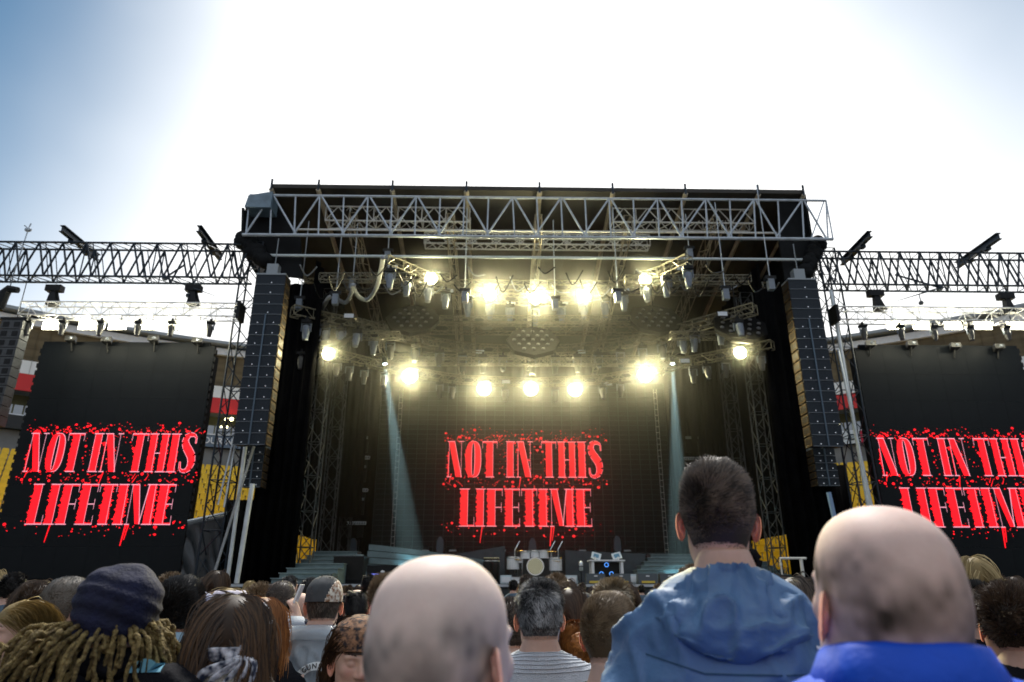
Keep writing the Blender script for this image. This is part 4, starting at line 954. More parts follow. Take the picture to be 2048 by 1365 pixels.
# ================================================================== RIG UNDER THE ROOF
def hung_truss(label, pxa, pxb, py, Y, w, m=ALU, step=.55):
    a_, b_ = pt(pxa, py, Y), pt(pxb, py, Y); zc = (a_[2] + b_[2]) / 2; t = thing('hung_truss', label, 'truss', tuple((a_ + b_) / 2)); ch, br = MB(), MB()
    box_truss(ch, br, (a_[0], Y, zc), (b_[0], Y, zc), w, w, step, .04, .026); ch.build('chord', m, t); br.build('bracing', m, t)
    for f in (.12, .5, .88):
        x = a_[0] + (b_[0] - a_[0]) * f; MB().tube((x, Y, zc + w / 2), (x, Y, zc + w / 2 + .45), .03).build('hanger', STEEL, t)
hung_truss('pale box truss hanging behind the left half of the front truss', 655, 940, 437, 27.4, .72)
hung_truss('pale box truss hanging behind the right half of the front truss', 1222, 1503, 440, 27.4, .72)
hung_truss('pale box truss hanging at the middle below the front truss', 850, 1297, 484, 28.2, .55)
tag(MB().tube(pt(512, 511, 26.1), pt(1612, 520, 26.1), .06, 8).build('cross_pipe', mat('pale_pipe', (.6, .68, .7), .4, .2)), 'long pale pipe across the stage opening below the front truss', 'pipe')
GOLD = mat('dull_truss_steel', (.22, .205, .15), .5, .4, .2, 4)
def arc_truss(label, pts_, z, w, m=GOLD):
    P = np.array([pz(x, y, z) for x, y in pts_]); t = thing('arc_truss', label, 'truss', tuple(P[len(P) // 2])); ch, br = MB(), MB()
    for a_, b_ in zip(P[:-1], P[1:]): box_truss(ch, br, a_, b_, w, w, .45, .03, .018)
    ch.build('chord', m, t); br.build('bracing', m, t); return P
U = [(770, 522), (815, 540), (862, 560), (935, 583), (1003, 597), (1075, 602), (1150, 596), (1215, 584), (1290, 558), (1335, 540), (1378, 520)]
Lw = [(585, 622), (660, 640), (720, 650), (780, 668), (870, 688), (960, 699), (1065, 703), (1155, 699), (1240, 688), (1325, 672), (1390, 652), (1440, 638), (1510, 618)]
T3 = [(590, 690), (657, 706), (745, 728), (825, 745), (920, 760), (1062, 766), (1200, 760), (1290, 745), (1385, 722), (1480, 704), (1545, 690)]
arc_truss('upper curved lighting truss under the stage roof', U, 14.6, .42); arc_truss('middle curved lighting truss under the stage roof', Lw, 12.6, .42); arc_truss('lowest curved lighting truss above the video wall', T3, 11.3, .36)
def on_arc(P, x): 
    xs = [a_[0] for a_ in P]; return np.interp(x, xs, [a_[1] for a_ in P])
for i, px in enumerate((782, 814, 858, 892, 936, 980, 1020, 1070, 1122, 1166, 1210, 1246, 1290, 1332, 1374)):
    p = pz(px, on_arc(U, px) + 7, 14.3); hanging_spot('moving_spotlight', f'grey moving spotlight on the upper curved truss, {ORD[i]} from the left', p, 'moving lights on the upper truss', 1.02, tilt=.25 * math.sin(i * 2))
for i, px in enumerate((615, 652, 684, 716, 748, 782, 832, 880, 925, 966, 1006, 1064, 1110, 1154, 1196, 1240, 1284, 1322, 1362, 1388, 1440, 1474)):
    p = pz(px, on_arc(Lw, px) + 7, 12.3); hanging_spot('moving_spotlight', f'grey moving spotlight on the middle curved truss, {ORD[i]} from the left', p, 'moving lights on the middle truss', .98, body=DKB if 780 < px < 1340 else None, tilt=.3 * math.sin(i * 1.7))
for i, px in enumerate((604, 640, 676, 700, 730, 770, 880, 905, 1010, 1110, 1205, 1240, 1385, 1412, 1450, 1520)):
    p = pz(px, on_arc(T3, px) + 7, 11.0); hanging_spot('moving_spotlight', f'dim moving spotlight on the lowest curved truss, {ORD[i]} from the left', p, 'moving lights on the lowest truss', .85, body=DKB, tilt=.2 * math.sin(i * 2.3))
# pale strobes between the spotlights
STRB = mat('strobe_face', (.75, .8, .85), .35)
for i, (px, py, z) in enumerate(((898, 582, 14.4), (942, 592, 14.4), (1022, 606, 14.4), (1128, 606, 14.4), (1250, 581, 14.4), (785, 535, 14.4), (1363, 537, 14.4), (698, 632, 12.5), (960, 704, 12.4), (1163, 704, 12.4), (1445, 628, 12.5), (614, 700, 11.2), (1516, 706, 11.2), (1012, 764, 11.1), (1216, 768, 11.1), (1370, 722, 11.1))):
    p = pz(px, py, z); t = thing('strobe_lamp', f'small pale strobe box on the lighting trusses, {ORD[i]} listed from top left', 'strobe', tuple(p)); t['label'] = f'small pale strobe box on the {"upper" if i < 7 else "middle" if i < 11 else "lowest"} curved truss, {ORD[i if i < 7 else i - 7 if i < 11 else i - 11]} of its row'
    MB().rings([[p + [s1 * .22, 0, s2 * .11] for s1, s2 in ((-1, -1), (1, -1), (1, 1), (-1, 1))], [p + [s1 * .2, .2, s2 * .1 + .05] for s1, s2 in ((-1, -1), (1, -1), (1, 1), (-1, 1))]]).build('housing', BLACKMETAL, t)
    MB().mm(p + [-.2, -.015, -.09], p + [.2, -.003, .09]).build('face', STRB, t)
# round pods of blinder lenses
PODG = mat('pod_lens_glass', (.13, .13, .13), .3, .0)
def pod(label, px, py, z, rad, lean):
    c = pz(px, py, z); t = thing('blinder_pod', label, 'lamp pod', tuple(c)); rot = Matrix.Rotation(R(-38), 4, 'X') @ Matrix.Rotation(lean, 4, 'Y')
    mb = MB(); mb.lathe([(rad, -.08), (rad, .12), (rad * .7, .35)], (0, 0, 0), 8, 'y'); me = mb.mesh('panel'); me.transform(rot); link(me, 'panel', mat('pod_black', (.007, .007, .007), .8, spec=.1), t)
    lm = MB(); lm.lathe([(.085, 0), (.08, -.03), (.02, -.045)], (0, 0, 0), 12, 'y'); lm = lm.mesh('pod_lens', True); lm.materials.append(PODG)
    for r_ in range(-3, 4):
        for q in range(-4, 5):
            x = (q + .5 * (r_ % 2)) * .42; zz = r_ * .36
            if math.hypot(x, zz) < rad * .86:
                o = link(lm, 'pod_lens', None, t); o.matrix_local = rot @ Matrix.Translation((x, -.09, zz))
    MB().tube(c + [0, .3, .2], c + [0, .3, 2.2], .03).build('hanger', BLACKMETAL, t)
pod('round black pod of lenses right of the left cable loop', 826, 640, 13.2, 1.25, 0); pod('round black pod of lenses at the middle of the rig', 1066, 684, 12.0, 1.2, 0)
pod('round black pod of lenses on the right of the rig', 1310, 640, 13.2, 1.25, 0); pod('round black pod of lenses at the far left of the rig', 655, 668, 12.0, 1.15, .2); pod('round black pod of lenses at the far right of the rig', 1480, 655, 12.0, 1.15, -.2)
# lit lamps
def lit_lamp(label, px, py, z, power, rad):
    c = pz(px, py, z); t = thing('lit_stage_lamp', label, 'stage lamp', tuple(c))
    MB().lathe([(rad * 1.15, 0), (rad * 1.1, .2), (rad * .5, .45)], c, 16, 'y').build('housing', BLACKMETAL, t)
    MB().lathe([(rad, -.01), (rad * .8, -.08), (.01, -.12)], c, 16, 'y').build('lens', LIT, t, True)
    MB().path([c + [-rad * 1.25, .2, 0], c + [-rad * 1.25, .2, .5], c + [rad * 1.25, .2, .5], c + [rad * 1.25, .2, 0]], .025, 5).build('yoke', BLACKMETAL, t)
    ld = bpy.data.lights.new('lamp_light', 'SPOT'); ld.energy = power * 1.6; ld.color = (1, .9, .5); ld.shadow_soft_size = .12; ld.spot_size = R(165); ld.spot_blend = 1.0
    lo = bpy.data.objects.new('lamp_light', ld); COL.objects.link(lo); lo.parent = t; lo.location = (0, -.16, 0); lo.rotation_euler = Vector((0, 1, .3)).to_track_quat('Z', 'Y').to_euler()
LP = 600
for i, (px, py) in enumerate(((862, 558), (980, 590), (1070, 597), (1168, 592), (1290, 560))):
    lit_lamp(f'blazing lamp on the upper curved truss, {ORD[i]} of five from the left', px, py, 14.4, LP * (2.4 if i in (0, 4) else 2.6), .28)
for i, (px, py, k) in enumerate(((657, 708, 1.8), (820, 752, 1.5), (968, 778, .85), (1062, 778, .85), (1150, 780, .85), (1290, 750, 2.0), (1480, 706, 1.3))):
    lit_lamp(f'blazing lamp on the lowest row above the video wall, {ORD[i]} of seven from the left', px, py, 10.9, LP * k, .26 if px in (657, 1480) else .34)
# two narrow cool beams
for side, (px, py), (qx, qy) in (('left', (770, 728), (790, 880)), ('right', (1345, 728), (1352, 880))):
    c = pz(px, py, 11.2); e = pt(qx, qy, c[1] - .2); t = thing('beam_lamp', f'small lamp throwing a narrow cool beam down, {side} of the video wall', 'stage lamp', tuple(c))
    d = Vector(e - c).normalized(); qd = (-d).to_track_quat('Z', 'Y')
    mb = MB(); mb.lathe([(.06, .35), (.12, .3), (.12, .02), (.1, .0)], (0, 0, 0), 12); me = mb.mesh('housing', True); me.transform(qd.to_matrix().to_4x4()); link(me, 'housing', BLACKMETAL, t)
    mb = MB(); mb.lathe([(.1, .01), (.09, -.02), (.01, -.03)], (0, 0, 0), 12); me = mb.mesh('lens'); me.transform(qd.to_matrix().to_4x4()); link(me, 'lens', mat('lit_cool_lens', (.8, .95, 1), emit=(.75, .95, 1), estr=8), t)
    ld = bpy.data.lights.new('beam_light', 'SPOT'); ld.energy = 210000; ld.color = (.55, .9, 1); ld.spot_size = R(9); ld.spot_blend = .4; ld.shadow_soft_size = .06
    lo = bpy.data.objects.new('beam_light', ld); COL.objects.link(lo); lo.parent = t; lo.location = tuple(d * .12); lo.rotation_euler = qd.to_euler()
# cables, hoist chains
p0 = lambda L_, z: [pz(x, y, z) for x, y in L_]
def spline(P, n=24):
    P = np.array(P); k = len(P); out = []
    for i in range(k - 1):
        a_, b_, c_, d_ = P[max(0, i - 1)], P[i], P[i + 1], P[min(k - 1, i + 2)]
        for j in range(n // (k - 1) + 1):
            t = j / (n // (k - 1) + 1); out.append(.5 * ((2 * b_) + (-a_ + c_) * t + (2 * a_ - 5 * b_ + 4 * c_ - d_) * t * t + (-a_ + 3 * b_ - 3 * c_ + d_) * t ** 3))
    out.append(P[-1]); return out
for L_, lab in (([(585, 628), (592, 640), (612, 640), (640, 618), (655, 600)], 'grey cable loop at the far left of the rig, outer'), ([(600, 641), (625, 638), (648, 612), (662, 594), (690, 606), (704, 585), (706, 570)], 'grey cable loop at the far left of the rig, inner'), ([(706, 570), (716, 592), (735, 600), (752, 578), (762, 540), (766, 515)], 'grey cable loop rising to the upper curved truss')):
    tag(MB().path(spline(p0(L_, 13.2), 36), .09, 8).build('cable_loop', CABLE, None, True), lab, 'cable')
for i, px in enumerate((600, 672, 706, 776, 930, 1110, 1235, 1378, 1450, 1540)):
    yb = [600, 590, 560, 505, 585, 600, 585, 500, 580, 560][i]; p = pz(px, yb, 15.4 if i in (3, 7) else 13.2 if i not in (2,) else 14.2); t = thing('rig_hoist', f'chain hoist with hanging chain above the lighting trusses, {ORD[i]} from the left', 'hoist', tuple(p))
    MB().tube(p, (p[0], p[1], 17.2 - (p[1] - 26) * .23), .022, 5).build('chain', STEEL, t); MB().rings([[p + [s1 * .12, s2 * .12, dz] for s1, s2 in ((-1, -1), (1, -1), (1, 1), (-1, 1))] for dz in (0, -.45)]).build('motor', GREYPLAST, t); MB().mm(p + [-.22, -.1, -.02], p + [.22, .1, .14]).build('body', BLACKMETAL, t)
for i, (pxa, pxb, py, z) in enumerate(((640, 900, 556, 14.0), (1250, 1500, 560, 14.0), (880, 1260, 640, 13.2), (600, 800, 672, 12.0), (1340, 1540, 672, 12.0), (790, 1340, 724, 11.6))):
    a_, b_ = pz(pxa, py, z), pz(pxb, py, z); t = thing('cross_stick', f'dull short truss across the lighting rig, {ORD[i]} counted from the top', 'truss', tuple((a_ + b_) / 2)); ch, br = MB(), MB()
    box_truss(ch, br, a_, b_, .3, .3, .36, .022, .014); ch.build('chord', GOLD, t); br.build('bracing', GOLD, t)
for i in range(34):
    x = 600 + 28 * i; y0_ = 500 + 40 * abs(math.sin(i * 1.3)); z = 14.2 - 1.5 * (i % 3) * .5; P = [pz(x, y0_ + 30, z), pz(x + 14, y0_ + 52 + 9 * math.sin(i), z - .25), pz(x + 34, y0_ + 34 + 12 * math.sin(i * 2.2), z)]
    tag(MB().path(spline(P, 14), .028, 5).build('swag_cable', BLACKMETAL if i % 3 else CABLE, None, True), f'sagging cable under the stage roof, {ORD[i] if i < len(ORD) else "last"} counted from the left' if i < 32 else f'sagging cable under the stage roof near the right drape, {"upper" if i == 32 else "lower"}', 'cable', 'sagging cables in the lighting rig')
# theatrical smoke drifting through the lamps
mb = MB(); mb.mm((xw0 + .8, 25.2, 1.95), (xw1 - .8, 36.2, 15.6)); sm_ = mb.build('stage_smoke', None); tag(sm_, kind='stuff')
m_ = bpy.data.materials.new('thin_smoke'); m_.use_nodes = True; N_ = m_.node_tree.nodes; N_.clear(); o_ = N_.new('ShaderNodeOutputMaterial'); v_ = N_.new('ShaderNodeVolumePrincipled')
v_.inputs['Color'].default_value = (.95, .95, .9, 1); v_.inputs['Density'].default_value = .0105; v_.inputs['Anisotropy'].default_value = .84
m_.node_tree.links.new(v_.outputs[0], o_.inputs['Volume']); sm_.data.materials.append(m_)
# ================================================================== PEOPLE
def _hash(i, j, k, s):
    h = (i * 374761393 + j * 668265263 + k * 2147483647 + s * 974634533) & 0xffffffff
    h = ((h ^ (h >> 13)) * 1274126177) & 0xffffffff
    return ((h ^ (h >> 16)) & 0xffff) / 65535.0
def vnoise(P, seed=0):
    P = np.asarray(P, float); I = np.floor(P).astype(np.int64); F = P - I; F = F * F * (3 - 2 * F); out = 0
    for dx in (0, 1):
        for dy in (0, 1):
            for dz in (0, 1):
                w = (F[:, 0] if dx else 1 - F[:, 0]) * (F[:, 1] if dy else 1 - F[:, 1]) * (F[:, 2] if dz else 1 - F[:, 2])
                out = out + w * _hash(I[:, 0] + dx, I[:, 1] + dy, I[:, 2] + dz, seed)
    return out * 2 - 1
def smin(a, b, k):
    h = np.clip(.5 + .5 * (b - a) / k, 0, 1); return b + (a - b) * h - k * h * (1 - h)
def ell(P, c, r):
    r = np.array(r); q = (P - np.array(c)) / r; n = np.linalg.norm(q, axis=1); return (n - 1) * r.min()
def caps(P, a, b, ra, rb):
    a, b = np.array(a), np.array(b); ab = b - a; t = np.clip(((P - a) @ ab) / (ab @ ab), 0, 1); return np.linalg.norm(P - a - t[:, None] * ab, axis=1) - (ra + (rb - ra) * t)
def head_sdf(P, neck=True, fat=0.0, closed=False):
    q_ = np.abs((P - np.array([0, -.012, .033])) / np.array([.0765, .0985, .092])); d = ((q_[:, 0] ** 2.35 + q_[:, 1] ** 2.25 + q_[:, 2] ** 2.35) ** (1 / 2.35) - 1) * .0765
    d = smin(d, ell(P, (0, -.062, .0), (.055, .042, .055)), .03)
    d = smin(d, ell(P, (0, .03, -.028), (.06, .067, .088)), .025)
    for s in (-1, 1):
        d = smin(d, ell(P, (s * .043, .022, -.06), (.02 + fat * .5, .03, .032)), .025)
        d = smin(d, ell(P, (s * .04, .066, -.012), (.02, .018, .018)), .015)
    d = smin(d, ell(P, (0, .07, -.092), (.026, .022, .02)), .022)
    d = smin(d, ell(P, (0, .083, .03), (.046, .012, .01)), .016)
    for s in (-1, 1): d = -smin(-d, ell(P, (s * .031, .103, .012), (.018, .016, .0135)), .012)
    d = smin(d, caps(P, (0, .091, .022), (0, .112, -.017), .008, .0125), .01)
    for s in (-1, 1): d = smin(d, ell(P, (s * .013, .1, -.022), (.0085, .01, .008)), .006)
    for s in (-1, 1): d = smin(d, ell(P, (s * .031, .0795, .0115), (.0135, .0125, .0115 if closed else .0105)), .004)
    d = smin(d, ell(P, (0, .0885, -.0525), (.024, .0085, .0055)), .005); d = smin(d, ell(P, (0, .087, -.0635), (.02, .0085, .006)), .005)
    if neck:
        d = smin(d, caps(P, (0, -.022, -.03), (0, -.04, -.2), .052 + fat, .06 + fat), .03)
    return d
_HG = {}
def head_grid(*a):
    if a not in _HG: _HG[a] = head_grid_(*a)
    P, F, nl, nm = _HG[a]; return P.copy(), list(F), nl, nm
def head_grid_(nl=96, nm=76, fat=0.0, closed=False, neckroll=0.0):
    th = np.linspace(0, 2 * math.pi, nl, endpoint=False); ph = np.linspace(-math.pi / 2 + .03, math.pi / 2 - .012, nm)
    T, Ph = np.meshgrid(th, ph); D = np.stack([np.cos(Ph) * np.sin(T), np.cos(Ph) * np.cos(T), np.sin(Ph)], -1).reshape(-1, 3)
    ts = np.linspace(.03, .23, 101); best = np.full(len(D), .03)
    vals = np.stack([head_sdf(D * t, True, fat, closed) for t in ts], 1)
    ins = vals < 0
    last = ins.shape[1] - 1 - np.argmax(ins[:, ::-1], axis=1); last = np.minimum(last, len(ts) - 2)
    v0 = vals[np.arange(len(D)), last]; v1 = vals[np.arange(len(D)), last + 1]
    t = ts[last] + (ts[1] - ts[0]) * np.clip(v0 / (v0 - v1 + 1e-9), 0, 1)
    P = D * t[:, None]
    if neckroll:                                     # folds of skin at the back of a thick neck
        bk = np.clip(-P[:, 1] * 12 - .2, 0, 1)
        for z0 in (-.07, -.105): P += D * (neckroll * bk * np.exp(-((P[:, 2] - z0) / .012) ** 2))[:, None]
        P -= D * (neckroll * .9 * bk * np.exp(-((P[:, 2] + .088) / .006) ** 2))[:, None]
    F = [(i * nl + j, i * nl + (j + 1) % nl, (i + 1) * nl + (j + 1) % nl, (i + 1) * nl + j) for i in range(nm - 1) for j in range(nl)]
    F.append(tuple((nm - 1) * nl + j for j in range(nl)))
    F.append(tuple(range(nl))[::-1])
    return P, F, nl, nm
def ear_mesh(s):
    na, nr = 22, 8; V = []
    for side in (0, 1):
        for i in range(nr + 1):
            rho = i / nr
            for j in range(na):
                a = 2 * math.pi * j / na; y = math.cos(a) * (.0185 + .003 * math.sin(a)); z = math.sin(a) * .032 + (-.002 if math.sin(a) < -.6 else 0)
                rim = .0065 * math.exp(-((rho - .86) / .13) ** 2); dip = -.005 * math.exp(-((rho - .35) / .3) ** 2)
                hgt = rim + dip + .004 * math.cos(3 * a) * math.exp(-((rho - .6) / .15) ** 2)
                if side: hgt = -.0035 * (1 - rho ** 6) + .002
                V.append((hgt, y * rho, z * rho))
    F = []
    for side in (0, 1):
        o = side * (nr + 1) * na
        for i in range(nr):
            for j in range(na):
                f = (o + i * na + j, o + i * na + (j + 1) % na, o + (i + 1) * na + (j + 1) % na, o + (i + 1) * na + j); F.append(f if side == 0 else f[::-1])
    o2 = (nr + 1) * na
    for j in range(na): F.append((nr * na + j, nr * na + (j + 1) % na, o2 + nr * na + (j + 1) % na, o2 + nr * na + j))
    V = np.array(V); a = R(34); c_, s_ = math.cos(a), math.sin(a)       # the rear rim stands off the head
    y = V[:, 1] - .016
    V = np.c_[V[:, 0] * c_ - y * s_ * 1.0, V[:, 0] * s_ + y * c_, V[:, 2]]
    V[:, 0] += .072; V[:, 1] += .006; V[:, 2] -= .012
    V[:, 1] -= V[:, 2] * .25
    if s < 0: V[:, 0] *= -1; F = [f[::-1] for f in F]
    return V, F
def remesh(mb, voxel, smooth=6):
    me = mb.mesh('tmp'); o = bpy.data.objects.new('tmp', me); COL.objects.link(o)
    m_ = o.modifiers.new('r', 'REMESH'); m_.mode = 'VOXEL'; m_.voxel_size = voxel
    if smooth: s_ = o.modifiers.new('s', 'SMOOTH'); s_.factor = .5; s_.iterations = smooth
    dg = bpy.context.evaluated_depsgraph_get(); e = o.evaluated_get(dg); m2 = e.to_mesh()
    n = len(m2.vertices); V = np.empty(n * 3); m2.vertices.foreach_get('co', V); V = V.reshape(-1, 3)
    Nn = np.empty(n * 3); m2.vertices.foreach_get('normal', Nn); Nn = Nn.reshape(-1, 3); F = [tuple(p.vertices) for p in m2.polygons]
    e.to_mesh_clear(); bpy.data.objects.remove(o); bpy.data.meshes.remove(me); return V, F, Nn
def supell(rx, ry, n=28, e=2.5):
    out = []
    for j in range(n):
        a = 2 * math.pi * j / n; c, s = math.cos(a), math.sin(a); out.append((rx * math.copysign(abs(c) ** (2 / e), c), ry * math.copysign(abs(s) ** (2 / e), s)))
    return out
def hand_pieces(mb, wrist, d, pn, s=1.0, curl=.35, thumb=1):
    """palm and five fingers from the wrist along d, palm facing pn"""
    d = np.array(d, float); d /= np.linalg.norm(d); pn = np.array(pn, float); pn -= d * (pn @ d); pn /= np.linalg.norm(pn); sd = np.cross(d, pn) * thumb
    w = np.array(wrist, float)
    mb.rings([[w + d * t * s + sd * x * wd * s + pn * z * .013 * s for x, z in ((-1, -.6), (-.6, -1), (.6, -1), (1, -.6), (1, .6), (.6, 1), (-.6, 1), (-1, .6))] for t, wd in ((-.01, .026), (.03, .034), (.07, .04), (.095, .038))])
    for i, (off, ln) in enumerate(((-.029, .062), (-.01, .072), (.01, .078), (.029, .07))):
        p = w + d * .088 * s + sd * off * s; q = [p]; a = 0
        for k, f in enumerate((.45, .3, .25)):
            a += curl * (.6 + .5 * k); p = p + (d * math.cos(a) + pn * math.sin(a)) * ln * f * s; q.append(p)
        mb.path(q, [.0095 * s, .009 * s, .0085 * s, .007 * s], 8)
    p = w + d * .025 * s + sd * .03 * s; q = [p, p + (sd * .03 + d * .025 + pn * .008) * s, p + (sd * .038 + d * .055 + pn * .02) * s, p + (sd * .034 + d * .075 + pn * .03) * s]
    mb.path(q, [.013 * s, .0115 * s, .0105 * s, .008 * s], 8)
def rotz(a): c, s = math.cos(a), math.sin(a); return np.array([[c, -s, 0], [s, c, 0], [0, 0, 1.0]])
def rotx(a): c, s = math.cos(a), math.sin(a); return np.array([[1, 0, 0], [0, c, -s], [0, s, c]])
def roty(a): c, s = math.cos(a), math.sin(a); return np.array([[c, 0, s], [0, 1, 0], [-s, 0, c]])
def ribbons(P, w0, nrm, taper=True):
    """P: (N,S,3) strand points -> ribbon mesh"""
    N_, S, _ = P.shape; T = np.gradient(P, axis=1); T /= np.linalg.norm(T, axis=2, keepdims=True) + 1e-9
    sd = np.cross(T, nrm[:, None, :]); sd /= np.linalg.norm(sd, axis=2, keepdims=True) + 1e-9
    w = w0 * (np.linspace(1, .25, S) ** .7 if taper else np.ones(S)); w = np.asarray(w).reshape(1, S, 1) if np.ndim(w) == 1 else w
    A_ = P - sd * w; B_ = P + sd * w
    V = np.stack([A_, B_], 2).reshape(-1, 3)
    base = (np.arange(N_)[:, None] * S + np.arange(S - 1)[None, :]) * 2
    F = np.stack([base, base + 1, base + 3, base + 2], -1).reshape(-1, 4)
    return V, F
def np_mesh(name, V, F, smooth=True):
    me = bpy.data.meshes.new(name); V = np.asarray(V, np.float32); 
    if isinstance(F, np.ndarray):
        me.vertices.add(len(V)); me.vertices.foreach_set('co', V.ravel()); me.loops.add(F.size); me.loops.foreach_set('vertex_index', F.ravel().astype(np.int32))
        me.polygons.add(len(F)); me.polygons.foreach_set('loop_start', (np.arange(len(F)) * F.shape[1]).astype(np.int32)); me.polygons.foreach_set('loop_total', np.full(len(F), F.shape[1], np.int32)); me.update(calc_edges=True); me.validate()
    else: me.from_pydata(V.tolist(), [], [tuple(f) for f in F]); me.update()
    if smooth: me.polygons.foreach_set('use_smooth', [True] * len(me.polygons))
    return me
def hair_thr(y): return np.interp(y, [-.11, -.045, -.02, .015, .03, .05, .09], [-.058, -.066, -.03, .012, .012, .055, .1])
def grads(P):
    e = 1e-3; g_ = np.stack([head_sdf(P + np.eye(3)[k] * e) - head_sdf(P - np.eye(3)[k] * e) for k in range(3)], 1); return g_ / (np.linalg.norm(g_, axis=1, keepdims=True) + 1e-9)

def skin(name, col, stubble=None):
    if name in MATS: return MATS[name]
    m = mat(name, col, .6, 0, 0, sss=.0)
    nt = m.node_tree; N, L = nt.nodes, nt.links; b = N['Principled BSDF']
    at = N.new('ShaderNodeAttribute'); at.attribute_name = 'tone'
    n = N.new('ShaderNodeTexNoise'); n.inputs['Scale'].default_value = 26; n.inputs['Detail'].default_value = 8; n.inputs['Roughness'].default_value = .7
    t = N.new('ShaderNodeTexCoord'); L.new(t.outputs['Object'], n.inputs['Vector'])
    r = N.new('ShaderNodeMix'); r.data_type = 'RGBA'; r.inputs[6].default_value = (*[c * k_ for c, k_ in zip(col, (.82, .72, .7))], 1); r.inputs[7].default_value = (min(1, col[0] * 1.14), col[1] * 1.14, col[2] * 1.14, 1)
    L.new(n.outputs['Fac'], r.inputs[0])
    m2 = N.new('ShaderNodeMix'); m2.data_type = 'RGBA'; m2.blend_type = 'MULTIPLY'; m2.inputs[0].default_value = 1; L.new(r.outputs[2], m2.inputs[6]); L.new(at.outputs['Color'], m2.inputs[7])
    L.new(m2.outputs[2], b.inputs['Base Color'])
    n2 = N.new('ShaderNodeTexNoise'); n2.inputs['Scale'].default_value = 350; L.new(t.outputs['Object'], n2.inputs['Vector'])
    bp = N.new('ShaderNodeBump'); bp.inputs['Strength'].default_value = .15; bp.inputs['Distance'].default_value = .002; L.new(n2.outputs['Fac'], bp.inputs['Height']); L.new(bp.outputs[0], b.inputs['Normal'])
    b.inputs['Subsurface Weight'].default_value = .12; b.inputs['Subsurface Radius'].default_value = (.012, .004, .002); b.inputs['Subsurface Scale'].default_value = .6
    return m
SKIN_A = skin('fair_skin', (.62, .42, .33)); SKIN_B = skin('ruddy_skin', (.52, .31, .22)); SKIN_C = skin('pale_scalp_skin', (.8, .67, .6))

